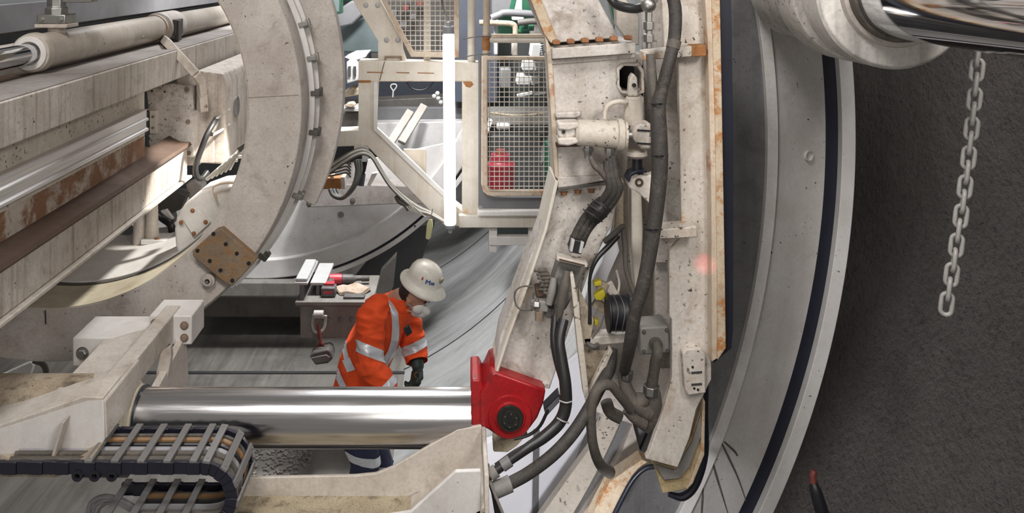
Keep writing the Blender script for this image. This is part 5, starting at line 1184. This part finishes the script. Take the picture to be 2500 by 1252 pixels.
MB().lathe(W(1482, 764, 3.0), (1,0,0), [(0,.064),(.008,.064),(.008,.058),(.066,.058),(.066,.064),(.074,.064)], 36).build('drum', M['rubber'], sp_, .002)
for x in (1500, 1516):
    pts = [W(x, 764, 3.0)+Vector((.004*math.sin(3*a), .06*math.cos(a), .06*math.sin(a))) for a in [2*math.pi*k/20 for k in range(20)]]
    MB().tube(pts, .0022, n=6, sub=2, closed=True).build('wire', M['zinc'], sp_)
MB().pbox(1534, 1556, 740, 790, 3.0, .05).build('spool_bracket', M['darksteel'], sp_, .004)
for k, (pts, lab) in enumerate((([(1450,690),(1468,686),(1470,696),(1452,700)], 'small yellow painted bracket end, uppermost beside the white sheet'), ([(1450,722),(1474,708),(1480,722),(1468,734),(1454,732)], 'yellow painted angle piece left of the black spool'), ([(1418,770),(1426,744),(1434,750),(1424,774),(1436,768),(1440,774),(1420,780)], 'yellow painted clip at the foot of the white sheet'), ([(1452,780),(1462,784),(1460,798),(1452,794)], 'small yellow painted spot plate low left of the black spool'))):
    o = MB().prism(pts, 3.04, .03).build('yellow_bracket', M['yellow'], None, .002); tag(o, lab, 'bracket', 'yellow brackets by the spool')
for k, (a, b, w, lab) in enumerate((((1458,692),(1482,702),.022,'brown strip behind the topmost yellow bracket end'), ((1450,736),(1482,756),.025,'brown strip running from the yellow angle piece to the spool'), ((1484,690),(1500,720),.012,'slim cream strut above the black spool'))):
    o = MB().bar(W(*a, 3.08), W(*b, 3.08), .03, w, (0,-1,0)).build('strip', M['dusty' if k < 2 else 'cream'], None, .002); tag(o, lab, 'strip')
t = thing('mounting_bar', W(1480, 842, 3.02), 'pale mounting bar below the black spool', 'bar')
MB().prism([(1424,826),(1538,814),(1538,836),(1430,846)], 3.02, .06).build('bar', M['cream'], t, .003)
MB().ptube([(1476,766,3.0),(1464,800,2.99),(1446,826,2.99)], 1.8, n=6).build('wire', M['darksteel'], t)
MB().ptube([(1432,838,3.0),(1448,846,2.99),(1460,842,3.0)], 6, n=10).build('clamp', M['darksteel'], t)
t = thing('small_block', W(1440, 890, 3.1), 'grey and rusty blocks under the pale mounting bar', 'blocks')
MB().pbox(1428, 1452, 860, 888, 3.05, .06).build('block', M['greysteel'], t, .003); MB().pbox(1453, 1466, 858, 894, 3.06, .05).build('block', M['dark_rust'], t, .003)
# ------------------------------------------------------------------ white plates low behind the hoses
o = MB().prism([(1170,1090),(1230,1070),(1340,935),(1440,850),(1470,960),(1420,1080),(1340,1290),(1150,1290)], 3.62, .05).build('shield_plate', M['brightwhite'], None); tag(o, 'white curved shield plate behind the black hoses at bottom centre', 'plate')
q = MB().bar(W(1310,1050,3.61), W(1306,1290,3.61), .025, .012, (0,1,0)).build('seam', M['shieldin'], o)
o = MB().prism([(1475,1010),(1545,1030),(1520,1100),(1490,1160),(1412,1290),(1300,1290),(1400,1150),(1440,1096)], 3.44, .05).build('shield_plate', M['spotted'], None, .003); tag(o, 'mud-spotted white plate sloping down beside the muddy hose stub', 'plate')
o = MB().prism([(1545,1034),(1566,1112),(1500,1180),(1440,1290),(1400,1290),(1480,1170),(1520,1100)], 3.38, .06).build('channel_side', M['ringpaint'], None, .003); tag(o, 'grey-cream channel wall between the spotted plate and the foam edge', 'channel')
o = MB().prism([(1568,1122),(1594,1134),(1560,1150),(1536,1176),(1480,1290),(1430,1290),(1490,1176)], 3.2, .07).build('edge_rail', M['rustedge'], None, .003); tag(o, 'rust-speckled edge rail left of the black seal curve at bottom', 'rail')
o = MB().ptube([(1600,1138,3.18),(1578,1142,3.18),(1556,1158,3.18),(1532,1192,3.18),(1490,1275,3.18)], 6, n=12).build('seal_strip', M['seal']); tag(o, 'black seal strip curving along the speckled edge rail', 'seal')
o = MB().prism([(1204,1080),(1290,1060),(1262,1090),(1240,1105),(1204,1104)], 3.12, .08).build('oily_bracket', M['dustfloor'], None, .006); tag(o, 'oily cream bracket directly under the red eye', 'bracket')
o = MB().prism([(1328,1000),(1366,962),(1370,978),(1334,1018)], 3.3, .06).build('dark_bracket', M['rubber'], None, .004); tag(o, 'dark slanted bracket right of the red eye', 'bracket')
o = MB().prism([(1268,690),(1280,690),(1204,912),(1196,912)], 3.3, .2).build('arm_rear_flange', M['frame'], None); tag(o, 'rear flange edge of the lower arm link seen at its left', 'flange')
bpy.data.objects.remove(o)
# ------------------------------------------------------------------ the worker
def field_mesh(caps, vox, smooth=3, cut=None):
    """one continuous surface round tapered capsules (p0, r0, p1, r1): voxel union, then smoothed"""
    m = MB()
    for c in caps:
        p0, r0, p1, r1 = Vector(c[0]), c[1], Vector(c[2]), c[3]
        L = (p1-p0).length
        prof = []
        for k in range(7): a = -math.pi/2+k*math.pi/12; prof.append((r0*math.sin(a), max(1e-4, r0*math.cos(a))))
        for k in range(1, 7): a = k*math.pi/12; prof.append((L+r1*math.sin(a), max(1e-4, r1*math.cos(a))))
        m2 = MB(); m2.lathe((0,0,0), (0,0,1), prof, 20)
        q = (p1-p0).to_track_quat('Z', 'Y') if L > 1e-6 else Vector((0,0,1)).to_track_quat('Z', 'Y')
        fl = c[4] if len(c) > 4 else None
        vs = []
        for v in m2.v:
            w_ = q @ v+p0
            if fl:                                        # flatten across a direction about the axis
                dr, f_ = Vector(fl[0]).normalized(), fl[1]; base = p0; off = (w_-base).dot(dr)-(((p1-p0)*max(0, min(1, (w_-p0).dot(p1-p0)/max(L*L, 1e-9)))).dot(dr)); w_ = w_-dr*off*(1-f_)
            vs.append(w_)
        m.add(vs, m2.f)
    me = bpy.data.meshes.new('tmp'); me.from_pydata([tuple(v) for v in m.v], [], m.f)
    o = bpy.data.objects.new('tmp', me); COL.objects.link(o)
    r = o.modifiers.new('r', 'REMESH'); r.mode = 'VOXEL'; r.voxel_size = vox; r.use_smooth_shade = True
    s_ = o.modifiers.new('s', 'SMOOTH'); s_.iterations = smooth; s_.factor = .6
    dg = bpy.context.evaluated_depsgraph_get(); ev = o.evaluated_get(dg); out = bpy.data.meshes.new_from_object(ev)
    vs = [v.co.copy() for v in out.vertices]; fs = [tuple(p.vertices) for p in out.polygons]
    bpy.data.objects.remove(o); bpy.data.meshes.remove(me); bpy.data.meshes.remove(out)
    r_ = MB(); r_.v = vs; r_.f = fs; return r_
def wrinkle(mb, amp, sc, seed):
    """cloth folds: push vertices by stretched noise"""
    for i, v in enumerate(mb.v):
        n = mnoise.noise(Vector((v.x*sc+seed, v.y*sc, v.z*sc*.55)))+.5*mnoise.noise(Vector((v.x*sc*2.3, v.y*sc*2.3+seed, v.z*sc*1.3)))
        d = v-Vector((wcen.x, wcen.y, v.z))
        if d.length > 1e-6: mb.v[i] = v+d.normalized()*n*amp
    return mb
def clip(mb, planes):
    """keep the side of each plane the normal points to (a clean straight hem)"""
    me = bpy.data.meshes.new('t'); me.from_pydata([tuple(v) for v in mb.v], [], mb.f); bm = bmesh.new(); bm.from_mesh(me)
    for co, no in planes:
        bmesh.ops.bisect_plane(bm, geom=bm.verts[:]+bm.edges[:]+bm.faces[:], plane_co=co, plane_no=no, clear_inner=True, clear_outer=False)
    bm.verts.index_update(); r = MB(); r.v = [v.co.copy() for v in bm.verts]; r.f = [tuple(v.index for v in f.verts) for f in bm.faces]
    bm.free(); bpy.data.meshes.remove(me); return r
def keep(mb, test):
    fs = [f for f in mb.f if test(sum((mb.v[i] for i in f), Vector())/len(f))]
    used = sorted({i for f in fs for i in f}); mp = {u: k for k, u in enumerate(used)}
    r = MB(); r.v = [mb.v[u].copy() for u in used]; r.f = [tuple(mp[i] for i in f) for f in fs]; return r
def offset(mb, d):
    me = bpy.data.meshes.new('t'); me.from_pydata([tuple(v) for v in mb.v], [], mb.f); me.update()
    bm = bmesh.new(); bm.from_mesh(me); bmesh.ops.recalc_face_normals(bm, faces=bm.faces); bm.normal_update()
    r = MB(); r.v = [v.co+v.normal*d for v in bm.verts]; bm.verts.index_update(); r.f = [tuple(v.index for v in f.verts) for f in bm.faces]
    bm.free(); bpy.data.meshes.remove(me); return r
WD = 6.0
def Q(px, py, dy=0.0):
    """point at the worker's distance plus dy"""
    return W(px, py, WD+dy)
wcen = Q(905, 900)
wk = thing('person', Vector((Q(885,0,.0).x, WD, 0)), 'person in orange work suit and white helmet bending over behind the chrome rod', 'person')
pel = Q(868, 985); spn = Q(890, 880); chest = Q(930, 790); nck = Q(990, 725, -.02); hd = Q(1018, 700, -.05)
shR = Q(908, 775, -.20); elR = Q(900, 888, -.31); wrR = Q(960, 957, -.36)
shL = Q(992, 772, .13); elL = Q(1012, 850, .08); wrL = Q(1020, 892, .0); hnL = Q(1016, 925, -.03)
hipR = Q(862, 1005, -.10); hipL = Q(885, 1005, .10); knR = Q(893, 1130, -.16); knL = Q(928, 1140, .10)
anR = Vector((knR.x-.10, knR.y+.04, .09)); anL = Vector((knL.x+.02, knL.y+.05, .09))
face_c = Q(1027, 739, -.08)
fw = Vector((.80, -.38, -.46)).normalized()              # where the face looks
upv = (Vector((0,0,1))-fw*fw.z); upv.normalize(); side = fw.cross(upv)
headc = face_c-fw*.055+upv*.02
body = [ (pel, .14, spn, .13), (spn, .135, chest, .15), (chest, .14, nck-Vector((.03,0,.03)), .09), (chest, .1, shR, .075), (chest, .1, shL, .075), (nck, .062, headc-upv*.05, .058),
 (headc+upv*.015, .092, headc-upv*.045+fw*.02, .072), (headc-upv*.06+fw*.045, .045, headc-upv*.085+fw*.055, .035), (headc+fw*.09-upv*.0, .013, headc+fw*.103-upv*.032, .018),
 (headc+side*.085-upv*.01, .018, headc+side*.088-upv*.04, .014), (headc-side*.085-upv*.01, .018, headc-side*.088-upv*.04, .014),
 (headc+fw*.075+upv*.012+side*.03, .02, headc+fw*.075+upv*.012-side*.03, .02),
 (shR, .068, elR, .052), (elR, .050, wrR, .036), (shL, .068, elL, .052), (elL, .050, wrL, .036),
 (hipR, .105, knR, .068), (knR, .066, anR, .045), (hipL, .105, knL, .068), (knL, .066, anL, .045), (pel, .13, hipR, .1), (pel, .13, hipL, .1),
 (anR, .045, anR+Vector((.17,-.05,-.05)), .04), (anL, .045, anL+Vector((.17,-.05,-.05)), .04)]
def hand_caps(wr, dirv, palm_n, s=1.0, right=True):
    """palm, five unequal bent fingers and a thumb off the side of the palm"""
    d = Vector(dirv).normalized(); n = Vector(palm_n); n = (n-d*n.dot(d)).normalized(); w = d.cross(n)*(1 if right else -1)
    c = [(wr, .030*s, wr+d*.05*s, .034*s, (n, .6)), (wr+d*.05*s+w*.02*s, .024*s, wr+d*.085*s+w*.026*s, .018*s, (n, .7)), (wr+d*.05*s-w*.02*s, .024*s, wr+d*.08*s-w*.028*s, .018*s, (n, .7))]
    for k, (L, o_) in enumerate(((.075, .033), (.084, .011), (.078, -.011), (.06, -.032))):
        a = wr+d*.088*s+w*o_*s; b = a+(d*.75+n*.55+w*o_*1.2).normalized()*L*.45*s; e = b+(d*.15+n*1.0).normalized()*L*.35*s; f = e+(n*.75-d*.65).normalized()*L*.28*s
        c += [(a, .0105*s, b, .0098*s), (b, .0098*s, e, .009*s), (e, .009*s, f, .008*s)]
    t0 = wr+d*.03*s+w*.03*s; t1 = t0+(d*.5+w*.7+n*.3).normalized()*.045*s; t2 = t1+(d*.6+n*.8).normalized()*.035*s
    c += [(t0, .016*s, t1, .0125*s), (t1, .0125*s, t2, .010*s)]
    return c
hR = hand_caps(wrR, (.85, -.15, -.45), (.3, .2, -.9), 1.05)
hL = hand_caps(wrL, (-.12, -.25, -.95), (-.75, -.6, .1), 1.12, False)
body_o = field_mesh(body+hR+hL, .009, 2).build('body', M['skin'], wk, ang=80)
# clothes: one jacket with two sleeves, one pair of trousers, gloves, boots
def ridged(mb, amp, sc, seed, cen=None, stretch=(1, 1, .5)):
    """cloth folds: ridged noise pushes the surface along its normals"""
    me = bpy.data.meshes.new('t'); me.from_pydata([tuple(v) for v in mb.v], [], mb.f); me.update()
    for i, v in enumerate(me.vertices):
        p = v.co; q = Vector((p.x*sc*stretch[0]+seed, p.y*sc*stretch[1], p.z*sc*stretch[2]))
        n = .6-abs(mnoise.noise(q))*2.2+.35*mnoise.noise(q*2.3)
        mb.v[i] = p+v.normal*n*amp
    bpy.data.meshes.remove(me); return mb
from mathutils.bvhtree import BVHTree
jk = [(pel-Vector((.01,0,.10)), .20, pel, .185), (pel, .185, spn, .165), (spn, .165, chest, .17), (chest, .165, nck-Vector((.04,0,.065)), .11), (chest+Vector((0,-.05,.02)), .12, shR+Vector((.02,.04,.0)), .085), (chest, .125, shL, .09)]
jm = ridged(field_mesh(jk, .010, 5), .013, 9.0, 3.0)
jm = clip(jm, [(pel-Vector((0,0,.13)), Vector((.12,0,1)))])
jo = jm.build('jacket', M['orange'], wk, ang=80); jo['label'] = 'orange high-visibility jacket'
elR2 = elR.lerp(wrR, .0)
sR = ridged(field_mesh([(shR+Vector((.03,.06,.05)), .085, shR, .100), (shR, .102, shR.lerp(elR,.5), .092), (shR.lerp(elR,.5), .092, elR, .086), (elR, .086, elR.lerp(wrR, .84), .066)], .009, 4), .012, 12.0, 5.0, stretch=(.7,.7,1.3))
sR = clip(sR, [(elR.lerp(wrR, .95), (elR-wrR).normalized())])
sRo = sR.build('sleeve', M['orange'], wk, ang=80)
sL = ridged(field_mesh([(shL, .098, elL, .086), (elL, .086, elL.lerp(wrL, .80), .072)], .009, 4), .009, 12.0, 9.0, stretch=(.7,.7,1.3))
sL = clip(sL, [(elL.lerp(wrL, .80), (elL-wrL).normalized())])
sLo = sL.build('sleeve', M['orange'], wk, ang=80)
def seg_t(p, a, b):
    ab = b-a; return (p-a).dot(ab)/ab.length_squared
def band(name, src, co, no, width, test=None, off=.004, par=None):
    no = Vector(no).normalized(); b = clip(src, [(co-no*width/2, no), (co+no*width/2, -no)])
    if test: b = keep(b, test)
    b = offset(b, off)
    if b.f: b.build(name, M['reflect'], par or wk, ang=80)
band('reflective_band', sR, shR.lerp(elR, .72), (elR-shR).normalized()+Vector((-.34,0,0)), .066, None, .004, sRo)
band('reflective_band', sR, elR.lerp(wrR, .78), (wrR-elR).normalized(), .05, None, .004, sRo)
band('reflective_band', sL, shL.lerp(elL, .93), (elL-shL).normalized()+Vector((.15,0,0)), .062, lambda c: c.z < Q(0,815).z, .004, sLo)
BV = [BVHTree.FromPolygons([tuple(v) for v in q.v], q.f) for q in (jm,)]
eye0 = Vector((0, 0, CZ))
def tape(path, width, par, label=None):
    """reflective tape sewn on the jacket: a strip of cloth laid on the jacket's surface"""
    P = []
    for i in range(len(path)-1):
        for k in range(8):
            t = k/8; P.append((path[i][0]*(1-t)+path[i+1][0]*t, path[i][1]*(1-t)+path[i+1][1]*t))
    P.append(path[-1]); m = MB(); rows = []
    for i, (x, y) in enumerate(P):
        x0, y0 = P[max(0, i-1)]; x1, y1 = P[min(len(P)-1, i+1)]; L = math.hypot(x1-x0, y1-y0) or 1; nx, ny = -(y1-y0)/L, (x1-x0)/L
        row = []
        for j in range(5):
            w_ = (j/4-.5)*width; d = (W(x+nx*w_, y+ny*w_, WD)-eye0).normalized(); best = None
            for bv in BV:
                h = bv.ray_cast(eye0, d)
                if h[0] is not None and (best is None or h[3] < best[3]): best = h
            if best is None: row.append(None)
            else:
                n_ = best[1] if best[1].dot(d) < 0 else -best[1]
                row.append(len(m.v)); m.v.append(best[0]+n_*.006)
        rows.append(row)
    for a_, b_ in zip(rows[:-1], rows[1:]):
        for j in range(4):
            q = (a_[j], a_[j+1], b_[j+1], b_[j])
            if None not in q: m.f.append(q)
    if m.f: m.build('reflective_band', M['reflect'], par, ang=80)
tape([(905,722),(928,730),(952,745),(963,765),(965,800),(963,830),(955,858),(940,882),(930,905)], 18, jo)
tape([(1030,772),(1020,788),(1012,802)], 16, jo)
tape([(842,822),(842,850),(848,880)], 12, jo)
tape([(846,876),(858,905)], 20, jo)
tape([(815,886),(826,915),(842,950)], 15, jo)
tape([(930,930),(945,922),(962,924)], 12, jo)
# collar
cl = field_mesh([(nck-Vector((.055,.03,.05)), .078, nck-Vector((.02,.02,-.005)), .074), (nck-Vector((.02,.06,.05)), .05, nck+Vector((.03,-.05,-.05)), .04)], .009, 3)
cl = clip(cl, [(nck+Vector((.0,0,.0)), Vector((.35,-.2,-1)))])
cl.build('collar', M['orange'], wk, ang=80)
tr = [(pel, .165, hipR, .13), (pel, .165, hipL, .13), (hipR, .128, knR, .098), (knR, .096, anR-Vector((0,0,.02)), .078), (hipL, .128, knL, .098), (knL, .096, anL-Vector((0,0,.02)), .078)]
tm = field_mesh(tr, .012, 4); wrinkle(tm, .012, 13.0, 8.0); tm = clip(tm, [(Vector((0,0,.10)), Vector((0,0,1)))])
to = tm.build('trousers', M['navy'], wk, ang=80)
for kn, an in ((knR, anR), (knL, anL)): band('trouser_band', tm, kn.lerp(an, -.10), Vector((.25,.1,1)), .05, lambda c, kn=kn: (c-kn).length < .16)
for an in (anR, anL):
    bo = [(an+Vector((-.04,.01,-.03)), .062, an+Vector((-.02,.0,.10)), .068), (an+Vector((-.04,.01,-.045)), .05, an+Vector((.18,-.055,-.045)), .05)]
    bm_ = clip(field_mesh(bo, .011, 3), [(Vector((0,0,.0)), Vector((0,0,1)))]); bm_.build('boot', M['rubber'], wk, ang=80)
def inflate(caps, d): return [(c[0], c[1]+d, c[2], c[3]+d)+tuple(c[4:]) for c in caps]
for caps, wr, el in ((hR, wrR, elR), (hL, wrL, elL)):
    g_ = inflate(caps, .0035)+[(wr, .043, wr.lerp(el, .35), .046)]
    o = field_mesh(g_, .006, 2).build('glove', M['glove'], wk, ang=80)
    if wr is wrL:
        d_ = Vector((-.12,-.25,-.95)).normalized()
        p = wr+d_*.045+Vector((.0,-.032,0)); MB().tube([p+Vector((.012*math.cos(a), -.004, .018*math.sin(a))) for a in [.6+k*.62 for k in range(9)]], .0035, n=8).build('glove_logo', M['orange_rust'], o)
# mask with straps
mk = field_mesh([(headc+fw*.075-upv*.035, .056, headc+fw*.118-upv*.045, .026), (headc+fw*.055-upv*.07, .056, headc+fw*.09-upv*.07, .038), (headc+fw*.06-upv*.04+side*.034, .042, headc+fw*.06-upv*.04-side*.034, .042)], .006, 3)
mo = mk.build('dust_mask', M['mask'], wk, ang=80)
sd_ = side if side.y < 0 else -side
m = MB()
m.tube([headc+fw*.06-upv*.05+sd_*.06, headc+fw*.02-upv*.03+sd_*.088, headc-fw*.02+upv*.01+sd_*.096], .0028, n=8)
m.tube([headc+fw*.055-upv*.075+sd_*.055, headc-fw*.01-upv*.085+sd_*.075, headc-fw*.07-upv*.07+sd_*.06], .0028, n=8)
m.build('mask_strap', M['louvre'], mo)
# eyes, brows
for s_ in (1, -1):
    e = headc+fw*.086+upv*.004+side*.031*s_
    MB().ball(e, .012, 10).build('eye', M['louvre'], wk); MB().ball(e+fw*.009, .006, 8).build('iris', M['hair'], wk)
    MB().tube([e+upv*.018-side*.016+fw*.004, e+upv*.022+fw*.008, e+upv*.018+side*.016+fw*.004], .004, n=6).build('eyebrow', M['hair'], wk)
hr = field_mesh([(headc-fw*.025+upv*.02, .095, headc-fw*.04-upv*.005, .082)], .01, 2); hr = clip(hr, [(headc-fw*.02, -fw)]); hr.build('hair', M['hair'], wk, ang=80)
# helmet with a full brim, ridges, lamp bracket and badge
hx = (fw*.55+upv*.0); 
hup = (upv*.90+fw*.10-Vector((0,0,0))); hup = Vector((.30, -.22, .93)).normalized(); hfw = (fw-hup*fw.dot(hup)).normalized(); hsd = hfw.cross(hup)
hc0 = Q(1034, 688, -.07)
he = MB(); n = 48; rings = []
prof = [(1.33, -.020), (1.36, -.012), (1.30, .0), (1.08, .012), (1.0, .022), (.985, .05), (.93, .085), (.80, .115), (.60, .135), (.34, .147), (.10, .151)]
def hr_(k): return .1225, .100
for r, z in prof:
    rg = []
    for i in range(n):
        a = 2*math.pi*i/n; ex, ey = hr_(0); br = 1.0+(.05*max(0, math.cos(a)) if r > 1.05 else 0)
        dz = -.014*max(0, (r-1.05))/.3*(abs(math.sin(a))) - (.012*max(0, math.cos(a)) if r > 1.2 else 0)
        rg.append(hc0+hfw*math.cos(a)*ex*r*br+hsd*math.sin(a)*ey*r+hup*(z+dz))
    rings.append(rg)
ins_ = [[p-hup*.004*(1 if k else 0)+ (hc0-p)*.02 for p in rg] for k, rg in enumerate([rings[0], rings[2], rings[4]])]
he.loft(list(reversed(ins_))+rings)
hel = he.build('helmet', M['helmet'], wk, ang=50); hel['label'] = 'white full-brim hard hat'
def hpt(th, ph, off=.003):
    """point on the shell: th from the crown down, ph round from the front"""
    ex, ey = hr_(0); p = hfw*math.cos(ph)*math.sin(th)*ex+hsd*math.sin(ph)*math.sin(th)*ey+hup*(.022+.129*math.cos(th)); return hc0+p*(1+off/.12)
for y_ in (0, .42, -.42):
    MB().tube([hpt(t, ph, .001) for t, ph in [(1.15-k*.12, y_ if k < 9 else y_) for k in range(9)]]+[hpt(.1+k*.13, math.pi-y_, .001) for k in range(8)], .0055 if y_ == 0 else .003, n=8).build('helmet_ridge', M['helmet'], hel)
MB().obox(hpt(1.12, .05, .006), hfw*.010, hsd*.018, hup*.016).build('lamp_bracket', M['dusty'], hel, .004)
sg = 1 if hsd.y < 0 else -1
# badge: blue letter and bar with a small red mark
def onshell(th, ph, s): return hpt(th, ph*sg, s)
b0 = 1.15; p0_ = .98
st_ = [[(.20, .10), (-.06, .10)], [(-.06, .10), (.08, .03)], [(.08, .03), (-.06, -.04)], [(-.06, -.04), (.20, -.04)]]
m = MB()
for (a, b) in st_: m.tube([onshell(b0+a[0]*.8, p0_-a[1]*-1.6, .003), onshell(b0+b[0]*.8, p0_-b[1]*-1.6, .003)], .0045, n=6, smooth=False)
m.build('badge_letter', M['blue'], hel)
m = MB()
for q in range(4): m.tube([onshell(b0+.02+q*.0, p0_-.16-q*.06, .003), onshell(b0+.15, p0_-.16-q*.06, .003)], .0028, n=6, smooth=False)
m.build('badge_text', M['blue'], hel)
MB().tube([onshell(b0-.1, p0_+.42, .003), onshell(b0+.06, p0_+.42, .003)], .006, n=6, smooth=False).build('badge_mark', M['toolred'], hel)
# radio on the chest
rd = MB(); rd.obox(Q(996, 806, -.185), (.018,.006,.012), (0,.012,0), (-.012,0,.026)); rd.build('chest_radio', M['blackhose'], wk, .005)
